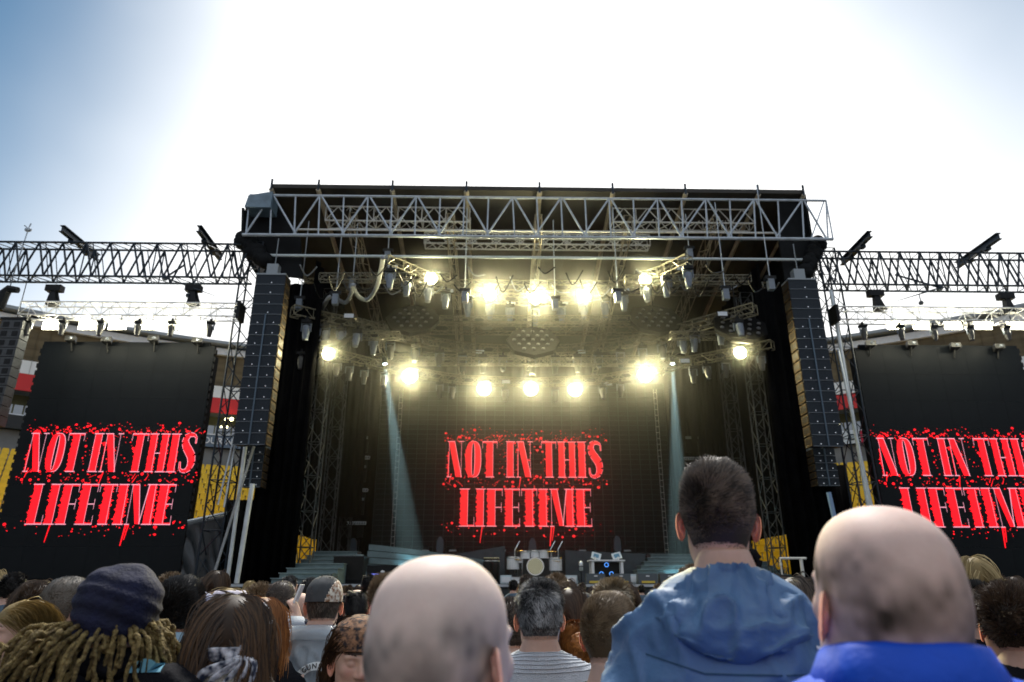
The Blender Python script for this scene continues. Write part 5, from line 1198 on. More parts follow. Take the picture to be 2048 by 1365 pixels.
def shade(o, vals):
    ca = o.data.attributes.new('shade', 'FLOAT', 'POINT'); ca.data.foreach_set('value', np.asarray(vals, np.float32))
class Person:
    def __init__(s, label, px, py, d, face=0, nod=0, tilt=0, body=None, hs=1.0, build=1.0, lod=1, cat='person', group=None, at=None, H=None, neck=.165):
        c = ptd(px, py, d) if at is None else np.array([at[0], at[1], H])
        s.H = c[2]; s.hs = hs; s.lod = lod; s.build = build
        az = math.degrees(math.atan((px - 1024) / FOC) + YAW) if at is None else 0.0
        if body is not None: body = body + az * .6
        else: body = face * .5 + az * .6
        face = face + az
        s.face = R(face); s.bodya = R(face * .5 if body is None else body)
        s.Rh = rotz(-s.face) @ rotx(R(nod)) @ roty(R(tilt)); s.Rb = rotz(-s.bodya)
        s.hc = c - s.Rh @ np.array([0, -.01, .125]) * hs            # head centre
        s.base = np.array([s.hc[0], s.hc[1], 0.0]) + s.Rb @ np.array([0, .0, 0])
        s.root = thing('person', label, cat, s.base, group)
        s.zs = s.hc[2] - neck * hs
        s.rg = np.random.default_rng(abs(hash((round(px), round(py)))) % 2 ** 31)
    def hw(s, V): return (np.asarray(V) * s.hs) @ s.Rh.T + s.hc
    def bw(s, V): return np.asarray(V) @ s.Rb.T + s.base
    def obj(s, name, V, F, m, smooth=True, parent=None):
        me = np_mesh(name, np.asarray(V) - s.base, F, smooth); me.materials.append(m); o = bpy.data.objects.new(name, me); COL.objects.link(o); o.parent = parent or s.root; return o
    def make_body(s, m, fat=0.0, closed=False, roll=0.0, stubble=None, arms=((None, None), (None, None)), lips=True):
        nl, nm = {2: (120, 96), 1: (84, 66), 0: (36, 28)}[s.lod]
        P, F, _, _ = head_grid(nl, nm, fat, closed, roll)
        P = P * (1 + (.012 * vnoise(P * 13 + s.hc * 3, 31) + .005 * vnoise(P * 30, 32))[:, None] * (P[:, [1]] < .05)); s.P, s.F = P, F
        tone = np.ones((len(P), 3))
        if lips:
            lp = np.exp(-(((P[:, 0]) / .024) ** 2 + ((P[:, 2] + .058) / .011) ** 2) ** 2) * (P[:, 1] > .07); tone *= 1 - lp[:, None] * np.array([.15, .45, .4])
            ck = np.exp(-((np.abs(P[:, 0]) - .04) / .018) ** 2 - ((P[:, 2] + .015) / .02) ** 2) * (P[:, 1] > .04); tone *= 1 - ck[:, None] * np.array([0, .18, .15])
            ns = np.exp(-(P[:, 0] / .014) ** 2 - ((P[:, 2] + .018) / .012) ** 2) * (P[:, 1] > .09); tone *= 1 - ns[:, None] * np.array([0, .2, .18])
        if stubble:  # cropped hair left on the back and sides, deepened to paint in the head's shading
            z0, z1, col, amt = stubble
            up = z0 + (z1 - z0) * 1.0
            k = np.clip((up + .035 * vnoise(P * 16, 3) + .012 * vnoise(P * 60, 8) - P[:, 2]) / .04, 0, 1) * np.clip((P[:, 2] - hair_thr(P[:, 1])) / .02, 0, 1) * np.clip(.62 + .45 * vnoise(P * 30, 5) + .3 * vnoise(P * 75, 6), 0, 1.1)
            tone = tone * (1 - amt * k[:, None]) + np.array(col) * amt * k[:, None]
        Vs, Fs, Ts = [s.hw(P)], list(F), [tone]; n = len(P)
        for sg in (-1, 1):
            V, Fe = ear_mesh(sg); Vs.append(s.hw(V)); Fs += [tuple(i + n for i in f) for f in Fe]; n += len(V); Ts.append(np.tile([1.12, .78, .72], (len(V), 1)))
        # upper chest, hidden arms and hands
        z = s.zs; bw = s.build
        mb = MB(); mb.rings([[(x, y - .035, z + dz) for x, y in supell(rx * bw, ry, 16)] for dz, rx, ry in ((.1, .055, .058), (.04, .075, .07), (-.02, .14, .085), (-.2, .16, .1), (-.45, .14, .1), (-.62, .15, .11))])
        for sg, (el_, wr) in zip((-1, 1), arms):
            sh = np.array([sg * .185 * bw, -.02, z - .05]); e = np.array(el_) if el_ is not None else np.array([sg * .255 * bw, -.03, z - .32]); w = np.array(wr) if wr is not None else np.array([sg * .265 * bw, .06, z - .55])
            mb.path([sh, e, w], [.045, .038, .026], 10)
            hd = w - e; hd /= np.linalg.norm(hd)
            hand_pieces(mb, w, hd, (-sg, .0, 0) if wr is None else (-sg, 0.2, 0), 1.0, .35, sg)
        s.arms = arms
        V, Fb, _ = remesh(mb, .007 if s.lod else .02, 2) if (s.lod == 2 or arms[1][1] is not None) else (np.array(mb.v), mb.f, None)
        Vs.append(s.bw(V)); Fs += [tuple(i + n for i in f) for f in Fb]; Ts.append(np.ones((len(V), 3)))
        o = s.obj('body', np.concatenate(Vs), Fs, m); T_ = np.concatenate(Ts); ca = o.data.color_attributes.new('tone', 'FLOAT_COLOR', 'POINT'); ca.data.foreach_set('color', np.c_[T_, np.ones(len(T_))].astype(np.float32).ravel()); s.bodyo = o; return s
    # -------- clothes
    def jacket(s, m, name='jacket', grow=0.0, wrinkle=.012, collar=None, voxel=None, open_neck=0.0, seed=1, length=.62):
        z, b = s.zs, s.build; mb = MB(); G = grow
        prof = [(.062 - open_neck, .07, .068), (.045 - open_neck * .5, .1, .078), (.01, .165, .095), (-.045, .205, .112), (-.17, .21, .128), (-.35, .195, .125), (-.5, .192, .122), (-length, .205, .13)]
        mb.rings([[(x, y - .03, z + dz) for x, y in supell(rx * b + G, ry * (b * .5 + .5) + G, 28)] for dz, rx, ry in prof])
        for sg, (el_, wr) in zip((-1, 1), s.arms):
            sh = np.array([sg * .165 * b, -.025, z - .085]); e = np.array(el_) if el_ is not None else np.array([sg * .262 * b, -.035, z - .32]); w = np.array(wr) if wr is not None else np.array([sg * .272 * b, .055, z - .54])
            w = e + (w - e) * .97
            mb.path([sh - [sg * .06, 0, 0], sh, sh + (e - sh) * .5, e, e + (w - e) * .5, w], [.06 + G, .076 + G, .07 + G, .06 + G, .054 + G, .046 + G], 14)
        V, F, N_ = remesh(mb, voxel or {2: .009, 1: .013, 0: .022}[s.lod], 5)
        # folds
        Q = V * np.array([9, 9, 4.5]); f1 = 1 - np.abs(vnoise(Q + V[:, [2]] * np.array([3, 0, 0]), seed)); f2 = vnoise(V * 26, seed + 3)
        k = np.clip((z + .07 - V[:, 2]) / .1, .15, 1)
        f3 = 1 - np.abs(vnoise(V * np.array([22, 22, 9]) + V[:, [2]] * np.array([9, 4, 0]), seed + 7))
        V = V + N_ * ((f1 ** 2 - .4) * wrinkle * 1.5 + (f3 ** 3 - .3) * wrinkle * .6 + f2 * wrinkle * .2)[:, None] * k[:, None]
        s.jV, s.jF = s.bw(V), F; o = s.obj(name, s.jV, F, m); s.jo = o
        if collar:
            h, m2, flare = collar; cb = MB(); n = 40; rs = []
            for j in range(n):
                a = 2 * math.pi * j / n; bk = max(0, -math.sin(a)); fr = max(0, math.sin(a))
                wv = 1 + .04 * math.sin(5 * a + 1)
                pr = [(.072, .0), (.068, h * (.9 + .2 * bk)), (.074, h * (1 + .2 * bk)), (.08 + flare, h * (.9 + .1 * bk)), (.1 + flare * 1.3, .0 - .02), (.1, -.04)]
                rs.append([(math.cos(a) * r_ * wv * (1.12 + .1 * (b - 1)), math.sin(a) * r_ * wv - .038, z + .05 + zz - .03 * fr) for r_, zz in pr])
            rs.append(rs[0]); cb.rings(rs, cap=False); s.obj('collar', s.bw(cb.v), cb.f, m2)
        return s
    def lower(s, m, shoe):
        z, b = s.zs, s.build; mb = MB(); hz = z - .5
        mb.rings([[(x, y, zz) for x, y in supell(rx * b, ry, 20)] for zz, rx, ry in ((hz + .02, .17, .11), (hz - .1, .185, .12), (hz - .18, .175, .115))])
        for sg in (-1, 1): mb.path([(sg * .09, 0, hz - .08), (sg * .1, .01, hz * .5), (sg * .105, -.01, .06)], [.095, .075, .055], 12)
        V, F, _ = remesh(mb, .02, 3); s.obj('trousers', s.bw(V), F, m)
        for sg in (-1, 1):
            sb = MB(); sb.rings([[(sg * .105 + x * w, y0, zz) for x, zz in ((-1, .012), (1, .012), (.9, h * .6), (.5, h), (-.5, h), (-.9, h * .6))] for y0, w, h in ((-.09, .03, .07), (-.05, .042, .09), (.06, .045, .08), (.14, .045, .055), (.18, .025, .04))]); s.obj('shoe', s.bw(sb.v), sb.f, shoe)
        return s
    # -------- hair
    def scalp_pts(s, n, mask):
        P = s.P; Fq = np.array([f for f in s.F if len(f) == 4]); c = P[Fq].mean(1); ok = mask(c); Fq = Fq[ok]
        a_, b_, c_, d_ = (P[Fq[:, k]] for k in range(4)); ar = np.linalg.norm(np.cross(b_ - a_, d_ - a_), axis=1); pr = ar / ar.sum()
        i = s.rg.choice(len(Fq), n, p=pr); u = s.rg.random((n, 1)); v = s.rg.random((n, 1))
        return (a_[i] * (1 - u) + b_[i] * u) * (1 - v) + (d_[i] * (1 - u) + c_[i] * u) * v, Fq
    def cap_part(s, Fq, off):
        ids = np.unique(Fq); mp = -np.ones(len(s.P), int); mp[ids] = np.arange(len(ids)); V = s.P[ids]; return V + grads(V) * off, mp[Fq]
    def short_hair(s, m, length=.022, n=9000, width=.0011, comb=(0, .5, .3), lift=.5, fade=.05, bald=None, curl=0.0, thr=None, name='hair', capoff=.0018, seg=5, top=0.0):
        thr = thr or (lambda Q: hair_thr(Q[:, 1]))
        mk = lambda Q: (Q[:, 2] > thr(Q) + .0) & (np.ones(len(Q), bool) if bald is None else bald(Q)) & ~((np.abs(Q[:, 0]) > .06) & (Q[:, 2] < .008) & (Q[:, 1] > -.03))
        R0, Fq = s.scalp_pts(n, mk); kp = s.rg.random(n) < np.clip((R0[:, 2] - thr(R0) + .005) / .03, .12, 1); R0 = R0[kp]; n = len(R0); g_ = grads(R0)
        cf = s.P[Fq].mean(1); Fq = Fq[cf[:, 2] > thr(cf) + (.009 if s.lod else .004)]
        k = np.clip((R0[:, 2] - thr(R0)) / max(fade, 1e-3), .12, 1)[:, None] * (.65 + .5 * s.rg.random((n, 1))) * (1 + top * np.clip((R0[:, [2]] - .05) / .05, 0, 1)) * (1 + .3 * vnoise(R0 * 45, 19))[:, None]
        cb = 1.3 * np.array(comb, float)[None, :] + .55 * np.stack([vnoise(R0 * 26, 11 + q) for q in range(3)], 1) + .1 * s.rg.normal(size=(n, 3)); cb -= g_ * (cb * g_).sum(1, keepdims=True)
        d = g_ * lift + cb; d /= np.linalg.norm(d, axis=1, keepdims=True)
        S = seg; P = [R0]; p = R0
        for j in range(1, S):
            dd = d + (cb * .5 + curl * s.rg.normal(size=(n, 3))) * j / S; dd /= np.linalg.norm(dd, axis=1, keepdims=True); p = p + dd * length * k / (S - 1); P.append(p)
        P = np.stack(P, 1); sd_ = head_sdf(P.reshape(-1, 3), False).reshape(n, S); P += g_[:, None, :] * np.clip(.001 - sd_, 0, .02)[..., None]
        V, F = ribbons(P, width, g_); V2, F2 = s.cap_part(Fq, capoff)
        V = np.concatenate([V2, V]); F = np.concatenate([F2, F + len(V2)]); s.hairo = s.obj(name, s.hw(V), F, m)
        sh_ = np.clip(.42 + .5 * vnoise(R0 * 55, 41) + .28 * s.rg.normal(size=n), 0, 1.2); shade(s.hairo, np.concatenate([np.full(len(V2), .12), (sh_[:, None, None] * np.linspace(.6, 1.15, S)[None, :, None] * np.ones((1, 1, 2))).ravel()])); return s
    def long_hair(s, m, length=.35, n=2600, width=.0028, wave=.006, part=True, vol=.012, thr=None, back=.02, name='hair', seg=16, zfree=-.05):
        thr = thr or (lambda Q: hair_thr(Q[:, 1]) + .0)
        mk = lambda Q: (Q[:, 2] > np.minimum(thr(Q), .06)) & ~((np.abs(Q[:, 0]) > .06) & (Q[:, 2] < .0) & (Q[:, 1] > -.02))
        R0, Fq = s.scalp_pts(n, mk); g_ = grads(R0)
        sx = np.sign(R0[:, 0] + .004 * s.rg.normal(size=n))
        d = g_ * .5 + np.stack([sx * .6, -.35 - 1.6 * np.clip((R0[:, 1] + .01) / .07, 0, 1), np.full(n, -.5)], 1); d = d - g_ * (d * g_).sum(1, keepdims=True) + g_ * .08; d /= np.linalg.norm(d, axis=1, keepdims=True)
        S = seg; P = [R0]; p = R0.copy(); ln = length * (.7 + .4 * s.rg.random(n)); ds = (ln + (R0[:, 2] + .05) * .6) / (S - 1)
        dn = np.array([0, -.12, -1.0]); off = vol * (.3 + s.rg.random(n) * .6 + .8 * np.clip(vnoise(R0 * 28, 6), 0, 1)) + .02 * (s.rg.random(n) < .03); phs = s.rg.random(n) * 6.28; ph2 = np.round(vnoise(R0 * 18, 2) * 3) * 1.7
        for j in range(1, S):
            t = j / S; w = min(1, .25 + t * 1.6); d = d * (1 - .45 * w) + dn * .45 * w; d /= np.linalg.norm(d, axis=1, keepdims=True)
            p = p + d * ds[:, None]
            sd_ = head_sdf(p, False); gg = grads(p); push = np.clip(off * min(1, t * 4) - sd_, 0, .03); p = p + gg * push[:, None]
            fc = (p[:, 1] > -.012) & (p[:, 2] < .05); p[fc, 1] -= np.minimum(.014, p[fc, 1] + .012)
            nb = (p[:, 2] < -.13)                                  # over the shoulders
            sh = ((p[:, 0] / .2) ** 2 + ((p[:, 1] + .03) / .11) ** 2) < 1; up = nb & sh; p[up, 1] -= (p[up, 1] + .115) * .35
            P.append(p.copy())
        P = np.stack(P, 1); tt = np.linspace(0, 1, S)[None, :]
        wv = wave * np.sin(tt * 9 + ph2[:, None] + .4 * phs[:, None]) * tt * 2; P[:, :, 0] += wv; P[:, :, 1] -= np.abs(wv) * .7; P += s.rg.normal(size=(n, 1, 3)) * .0015
        V, F = ribbons(P, width, np.tile([0, 0.2, 1.0], (n, 1)) * .2 + np.array([0, -1, 0]) + 0 * g_)
        V2, F2 = s.cap_part(Fq, .004); V = np.concatenate([V2, V]); F = np.concatenate([F2, F + len(V2)]); s.hairo = s.obj(name, s.hw(V), F, m)
        sh_ = np.clip(.4 + .55 * vnoise(R0 * 60, 41) + .3 * s.rg.normal(size=n), 0, 1.2); shade(s.hairo, np.concatenate([np.full(len(V2), .1), (sh_[:, None, None] * np.linspace(.7, 1.3, S)[None, :, None] * np.ones((1, 1, 2))).ravel()])); return s
    def cap_shell(s, m, mask, off, name, fold=0.0, fs=30, seed=4, thick=.003, bulge=None):
        Fq = np.array([f for f in s.F if len(f) == 4]); ok = mask(s.P[Fq].mean(1)); Fq = Fq[ok]; ids = np.unique(Fq); mp = -np.ones(len(s.P), int); mp[ids] = np.arange(len(ids)); V = s.P[ids]; g_ = grads(V)
        o_ = off + fold * vnoise(V * fs, seed) + fold * (1 - np.abs(vnoise(V * np.array([fs * .3, fs * .3, fs * 1.4]) + V[:, [0]] * 20, seed + 1)))
        if bulge is not None: o_ = o_ + bulge(V)
        F = mp[Fq]; out = V + g_ * o_[:, None]; inn = V + g_ * (off - thick); n = len(V)
        e = {}
        for f in F:
            for a_, b_ in zip(f, np.roll(f, -1)):
                e[(a_, b_)] = 1
        rim = [(a_, b_, b_ + n, a_ + n) for (a_, b_) in e if (b_, a_) not in e]
        FF = np.concatenate([F, F[:, ::-1] + n, np.array([r_[::-1] for r_ in rim])]); return s.obj(name, s.hw(np.concatenate([out, inn])), FF, m)
def decal(person_obj_VF, O, r_, u_, n_, polys, m, name, parent, base, off=.004, sub=0):
    """flat print laid onto a garment: polygons in (right, up) metres round O, cast along -n_ onto the cloth"""
    V, F = person_obj_VF; bv = BVHTree.FromPolygons([Vector(v) for v in V], F); vs_, fs_ = [], []
    for poly in polys:
        idx = []
        for a, b in poly:
            p = O + r_ * a + u_ * b + n_ * .35; h = bv.ray_cast(Vector(p), Vector(-n_)); q = np.array(h[0]) + n_ * off if h[0] is not None else O + r_ * a + u_ * b + n_ * .02
            idx.append(len(vs_)); vs_.append(q - base)
        fs_.append(tuple(idx))
    me = bpy.data.meshes.new(name); me.from_pydata([tuple(v) for v in vs_], [], fs_); me.update(); me.materials.append(m); o = bpy.data.objects.new(name, me); COL.objects.link(o); o.parent = parent; return o
def ring_polys(r0, r1, n=40, a0=0, a1=2 * math.pi): return [[(r0 * math.cos(t0), r0 * math.sin(t0)), (r1 * math.cos(t0), r1 * math.sin(t0)), (r1 * math.cos(t1), r1 * math.sin(t1)), (r0 * math.cos(t1), r0 * math.sin(t1))] for t0, t1 in zip(np.linspace(a0, a1, n + 1)[:-1], np.linspace(a0, a1, n + 1)[1:])]

# materials for hair and clothes
def hairmat(name, c1, c2, rough=.5):
    if name in MATS: return MATS[name]
    m = mat(name, c1, rough, spec=.35); N, L = m.node_tree.nodes, m.node_tree.links
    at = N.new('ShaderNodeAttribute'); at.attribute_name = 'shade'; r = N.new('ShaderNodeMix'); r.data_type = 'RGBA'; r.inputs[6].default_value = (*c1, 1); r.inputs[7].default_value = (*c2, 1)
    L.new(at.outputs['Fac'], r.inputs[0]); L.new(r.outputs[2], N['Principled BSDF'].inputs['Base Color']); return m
H_DARK = hairmat('dark_brown_hair', (.018, .013, .01), (.19, .145, .11)); H_BROWN = hairmat('brown_hair', (.03, .017, .009), (.11, .065, .035)); H_GREY = hairmat('grey_hair', (.035, .037, .04), (.5, .51, .52)); H_BLOND = hairmat('blond_hair', (.2, .14, .05), (.55, .42, .2)); H_RED = hairmat('ginger_hair', (.16, .055, .012), (.42, .17, .04)); H_LIGHT = hairmat('light_brown_hair', (.1, .065, .035), (.27, .19, .11)); H_AUB = hairmat('auburn_tinted_hair', (.02, .011, .006), (.14, .07, .025)); H_DREAD = mat('golden_dreadlock', (.1, .065, .018), .8, 0, 0, 60, 1.0, 110, col2=(.34, .25, .09)); H_BLACK = hairmat('black_hair', (.006, .005, .005), (.02, .018, .016))
JEANS = mat('dark_denim', (.03, .04, .07), .85, 0, .2, 60); SHOE = mat('black_shoe', (.02, .02, .02), .5)
def cloth(name, col, rough=.75, var=.12, bump=.25, bs=120, sheen=0): return mat(name, col, rough, 0, var, 6, bump, bs, sheen=sheen, spec=.12 if max(col) < .06 else .35)
C_BLUE = cloth('steel_blue_rain_shell', (.09, .18, .33), .5, .08, .2, 34); C_ROYAL = cloth('royal_blue_shell', (.0, .075, .6), .55, .12, .25, 30); C_BLACK = cloth('black_cloth', (.006, .006, .009)); C_NAVY = cloth('navy_cloth', (.005, .009, .028), .7); C_WHITE = cloth('white_grey_knit', (.62, .66, .72), .9, .06, .6, 260); C_GREY = cloth('grey_cloth', (.2, .23, .27)); C_DENIM = cloth('blue_grey_cloth', (.09, .14, .19)); C_OLIVE = cloth('olive_cloth', (.07, .07, .04)); C_RED = cloth('dark_red_cloth', (.2, .02, .02))
# ------------------------------------------------------------------ people seen one by one
PEOPLE = []
def finish(p, legs=JEANS): p.lower(legs, SHOE); PEOPLE.append(p.base.copy()); return p
def eyes(p, iris=(.05, .08, .1), brow=H_BROWN, closed=False):
    for s in (-1, 1):
        if not closed:
            mb = MB(); mb.ball((s * .031, .0815, .0115), .0118, 14, 10); e = p.obj('eye', p.hw(mb.v), mb.f, mat('eye_white', (.7, .68, .66), .2)); mb = MB(); mb.lathe([(.0055, .0), (.003, .0008), (.0005, .001)], (s * .031, .0925, .0115), 12, 'y'); p.obj('iris', p.hw(mb.v), mb.f, mat('dark_iris', iris, .15), parent=None)
        n = 60; t = p.rg.random(n); x = s * (.014 + .034 * t); z = .034 + .006 * np.sin(t * 2.6) + .002 * p.rg.normal(size=n); R0 = np.stack([x, np.interp(np.abs(x), [0.01, .03, .05], [.096, .09, .073]), z], 1)
        P = np.stack([R0, R0 + np.array([s * .004, .002, .0015]), R0 + np.array([s * .008, .001, .002])], 1); V, F = ribbons(P, .0009, np.tile([0, 1.0, 0], (n, 1))); p.obj('eyebrow', p.hw(V), F, brow)
cap_mask = lambda z0, sl=0.0: (lambda Q: Q[:, 2] > z0 + sl * Q[:, 1])

# the bald man in the middle foreground
p = Person('bald man close in front of the camera at the centre, ear showing', 886, 1113, .93, face=36, hs=1.03, lod=2)
p.make_body(SKIN_C, fat=.006, stubble=(0, .062, (.2, .22, .23), 1.0)).jacket(C_BLACK, collar=(.03, C_BLACK, 0.0)); finish(p)
# the tall man in the blue rain jacket
tall = p = Person('tall man with short dark hair in steel blue hooded rain jacket', 1428, 934, 1.62, face=-3, tilt=2, lod=2, body=-2)
p.make_body(SKIN_A).jacket(C_BLUE, wrinkle=.02, seed=9)
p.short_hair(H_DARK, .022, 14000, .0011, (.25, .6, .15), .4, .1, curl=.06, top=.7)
n = 150; rs = []; z = p.zs
for j in range(n):
    a = 2 * math.pi * j / n; bk = max(0, -math.sin(a)); fr = max(0, math.sin(a)); lat = abs(math.cos(a))
    pr = [(.066, .0), (.063, .03 + .03 * bk), (.068, .055 + .03 * bk), (.082, .058 + .02 * bk), (.11 + .012 * lat, .035), (.138 + .02 * lat, .005), (.15 + .018 * lat, -.025 - .015 * bk), (.15 + .012 * lat, -.04 - .03 * bk), (.135, -.055 - .04 * bk), (.11, -.05 - .035 * bk), (.09, -.03)]
    prr = np.array(spline([np.array([a1, b1, 0.0]) for a1, b1 in pr], 40)); nq = len(prr); q = np.arange(nq) / (nq - 1) * 10
    X = np.stack([np.full(nq, math.cos(a) * 2.6) + q * .12, np.full(nq, math.sin(a) * 2.6), q * .55], 1)
    fd = vnoise(X * 1.1, 21) * .012 + ((1 - np.abs(vnoise(X * np.array([1.1, 1.1, 1.7]), 5))) ** 3 - .3) * .02 + ((1 - np.abs(vnoise(X * 2.4 + 7, 9))) ** 3 - .3) * .006
    kk = np.clip(q / 2.5, 0, 1); r2 = prr[:, 0] * (1 - .35 * fr) + fd * kk
    rs.append(list(np.stack([math.cos(a) * r2, math.sin(a) * r2 * .92 - .04, z - .022 + prr[:, 1] * (1 - .4 * fr) + fd * .8 * kk], 1)))
rs.append(rs[0]); mb = MB(); mb.rings(rs, cap=False); p.obj('hood', p.bw(mb.v), mb.f, C_BLUE)
finish(p)
V, F = text_mesh('THE', .0155, .0004); V2, F2 = text_mesh('NORTH', .0155, .0004); V3, F3 = text_mesh('FACE', .0155, .0004)
polys = [[(V[i][0], V[i][1] + .015) for i in f] for f in F] + [[(V2[i][0], V2[i][1]) for i in f] for f in F2] + [[(V3[i][0], V3[i][1] - .015) for i in f] for f in F3]
def seam(pts2):
    q = []
    for (x0_, y0_), (x1_, y1_) in zip(pts2[:-1], pts2[1:]):
        for k in range(12):
            t0_, t1_ = k / 12, (k + 1) / 12; A2 = (x0_ + (x1_ - x0_) * t0_, y0_ + (y1_ - y0_) * t0_); B2 = (x0_ + (x1_ - x0_) * t1_, y0_ + (y1_ - y0_) * t1_); q.append([(A2[0], A2[1] - .0016), (B2[0], B2[1] - .0016), (B2[0], B2[1] + .0016), (A2[0], A2[1] + .0016)])
    return q
decal((p.jV, p.jF), p.base + np.array([0, -.1, p.zs - .14]), _r, np.array([0, 0, 1.0]), np.array([0, -1.0, 0]), seam([(-.2, .03), (-.1, .0), (.1, .0), (.2, .03)]), cloth('dark_blue_seam', (.03, .08, .15)), 'seam', p.root, p.base, .002)
polys += ring_polys(.012 + .02, .038, 10, 0, 1.5) + ring_polys(.043, .049, 10, 0, 1.5)
O = ptd(1578, 1330, 1.5); decal((p.jV, p.jF), O, _r, np.array([0, 0, 1.0]), np.array([0, -1.0, 0]), polys, WHITE, 'jacket_emblem', p.root, p.base)
# the bald man at the right
p = Person('bald heavy-necked man in royal blue jacket at the right foreground', 1752, 1013, 1.0, face=-31, nod=6, hs=1.1, build=1.25, lod=2, body=-10, neck=.125)
p.make_body(skin('pink_scalp_skin', (.76, .58, .51)), fat=.02, roll=.009, stubble=(0, .07, (.14, .135, .12), 1.0)).jacket(C_ROYAL, wrinkle=.024, collar=(.04, C_ROYAL, .012), seed=4); finish(p)
# dreadlocked person in a navy cap
p = Person('person with golden dreadlocks, slouchy navy cap and black jacket', 246, 1146, 1.72, face=6, lod=2, build=1.15, body=4, neck=.115)
p.make_body(SKIN_A).jacket(C_BLACK, wrinkle=.02, collar=(.02, C_BLACK, .0), seed=8)
p.cap_shell(mat('navy_cap_cloth', (.004, .006, .03), .85, 0, .3, 20, .4, 90), lambda Q: Q[:, 2] > .0 + .25 * np.clip(Q[:, 1], -1, .1), .011, 'slouchy_cap', fold=.005, fs=15, bulge=lambda V: .0022 * np.sin((V[:, 2] + .35 * V[:, 0] + .012 * vnoise(V * 20, 3)) * 210) + .008 * np.clip((V[:, 2] - .01) / .06, 0, 1) * (1 + .6 * np.sign(V[:, 0]) * np.clip(np.abs(V[:, 0]) / .07, 0, 1)))
for i in range(92):
    a = R(rng.uniform(-112, 105)); z0 = rng.uniform(-.035, .012); r0 = .088
    st_ = np.array([math.sin(a) * r0 * .85, -math.cos(a) * r0, z0]); out = np.array([math.sin(a), -math.cos(a), 0])
    ln = rng.uniform(.1, .34); wd = rng.uniform(.012, .05) * (1.6 if a < 0 else 1); pts_ = [st_ - out * .02]
    for k in range(1, 12):
        t = k / 11; pts_.append(st_ + out * (wd * math.sin(min(1, t * 2.2) * 1.57) + .018) + np.array([math.sin(a) * .06 * t * (1.6 if a < 0 else .6) + .016 * t * math.sin(6 * t + i), -.006 * math.sin(5 * t + i * 2), .018 * math.sin(t * 3.1) * (rng.random() < .6) - ln * t ** 1.5]))
    rr = [max(.003, rng.uniform(.0042, .0066) * (1 + .18 * math.sin(k * 2.3 + i)) * (1 if k < 10 else .6)) for k in range(12)]
    sp = spline(pts_, 33); mb = MB(); mb.path(sp, np.interp(np.linspace(0, 1, len(sp)), np.linspace(0, 1, 12), rr) * (1 + .12 * np.sin(np.arange(len(sp)) * 1.9 + i)), 7); p.obj('dreadlock', p.hw(mb.v), mb.f, H_DREAD)
finish(p)
O = ptd(296, 1332, 1.6); po = ring_polys(.0, .028, 8, 0, 1.57) ; po = [[(a_ * .95 + .008, b_ - .012) for a_, b_ in q] for q in po] + [[(-.04 + .012 * k, -.012), (-.032 + .012 * k, -.012), (-.032 + .012 * k, .008 + .003 * k), (-.04 + .012 * k, .008 + .003 * k)] for k in range(4)]
decal((p.jV, p.jF), O, _r, np.array([0, 0, 1.0]), np.array([0, -1.0, 0]), po, mat('pale_blue_print', (.16, .42, .55), .6), 'jacket_emblem', p.root, p.base)
# woman with the bandana and fur collar
p = Person('woman with long wavy brown hair, white patterned bandana and fur collar', 474, 1192, 1.85, face=8, lod=2, hs=.96, build=.9)
FUR = mat('spotted_fur', (.05, .035, .02), .95, 0, 0, 55, 1.0, 200, col2=(.75, .7, .6)); BANW = mat('white_patterned_cloth', (.72, .73, .78), .8, 0, 0, 60, .2, 100, col2=(.02, .03, .06), detail=1)
p.make_body(SKIN_A).jacket(FUR, grow=.012, wrinkle=.012, collar=(.05, FUR, .02)); p.long_hair(H_AUB, .3, 6000, .0013, .008, vol=.014, seg=18)
p.cap_shell(BANW, lambda Q: np.abs(Q[:, 2] - .066 - .55 * (Q[:, 1] - .03)) < .016, .022, 'bandana', fold=.004, fs=40)
mb = MB()
for i in range(5):
    x0 = rng.uniform(-.01, .01); sp = spline([(.02 + x0, -.125, -.02), (.03 + .012 * i, -.14, -.035), (.028 * i - .04, -.145, -.06 - .012 * i), (.03 * i - .05, -.14, -.1 - .01 * i)], 18); mb.path(sp, np.interp(np.linspace(0, 1, len(sp)), [0, .3, 1], [.008, .016, .012]), 8, flat=.35)
mb.ball((.02, -.13, -.02), (.018, .012, .016), 10, 8); p.obj('bandana_knot', p.hw(mb.v), mb.f, BANW); finish(p)
# cap and clear rain poncho with a printed emblem
p = Person('man in dark cap and clear rain poncho over a back emblem', 652, 1157, 3.35, face=6, lod=2, build=1.12)
p.make_body(SKIN_A, fat=.004).jacket(C_DENIM, wrinkle=.014, seed=2); jv, jf = p.jV, p.jF
p.short_hair(H_DARK, .02, 2500, .0012, (0, 0, -.6), .3, .02)
p.cap_shell(mat('charcoal_cap', (.05, .055, .06), .8, 0, .15, 30), lambda Q: (Q[:, 2] > .018) & (Q[:, 0] < .045 + .2 * Q[:, 1] + .3 * (Q[:, 2] - .05)), .012, 'cap'); p.cap_shell(mat('patterned_cap_panel', (.75, .7, .6), .8, 0, 0, 70, col2=(.25, .12, .06), detail=1), lambda Q: (Q[:, 2] > .018) & (Q[:, 0] >= .043 + .2 * Q[:, 1] + .3 * (Q[:, 2] - .05)), .0125, 'cap_panel')
mb = MB(); mb.rings([[(math.sin(t) * r_ * .8, .02 + math.cos(t) * r_, .03 + zz) for t in np.linspace(-.9, .9, 12)] + [(math.sin(t) * r_ * .8, .02 + math.cos(t) * r_, .026 + zz) for t in np.linspace(.9, -.9, 12)] for r_, zz in ((.085, 0), (.12, -.004), (.15, -.012))]); p.obj('cap_visor', p.hw(mb.v), mb.f, MATS['charcoal_cap'])
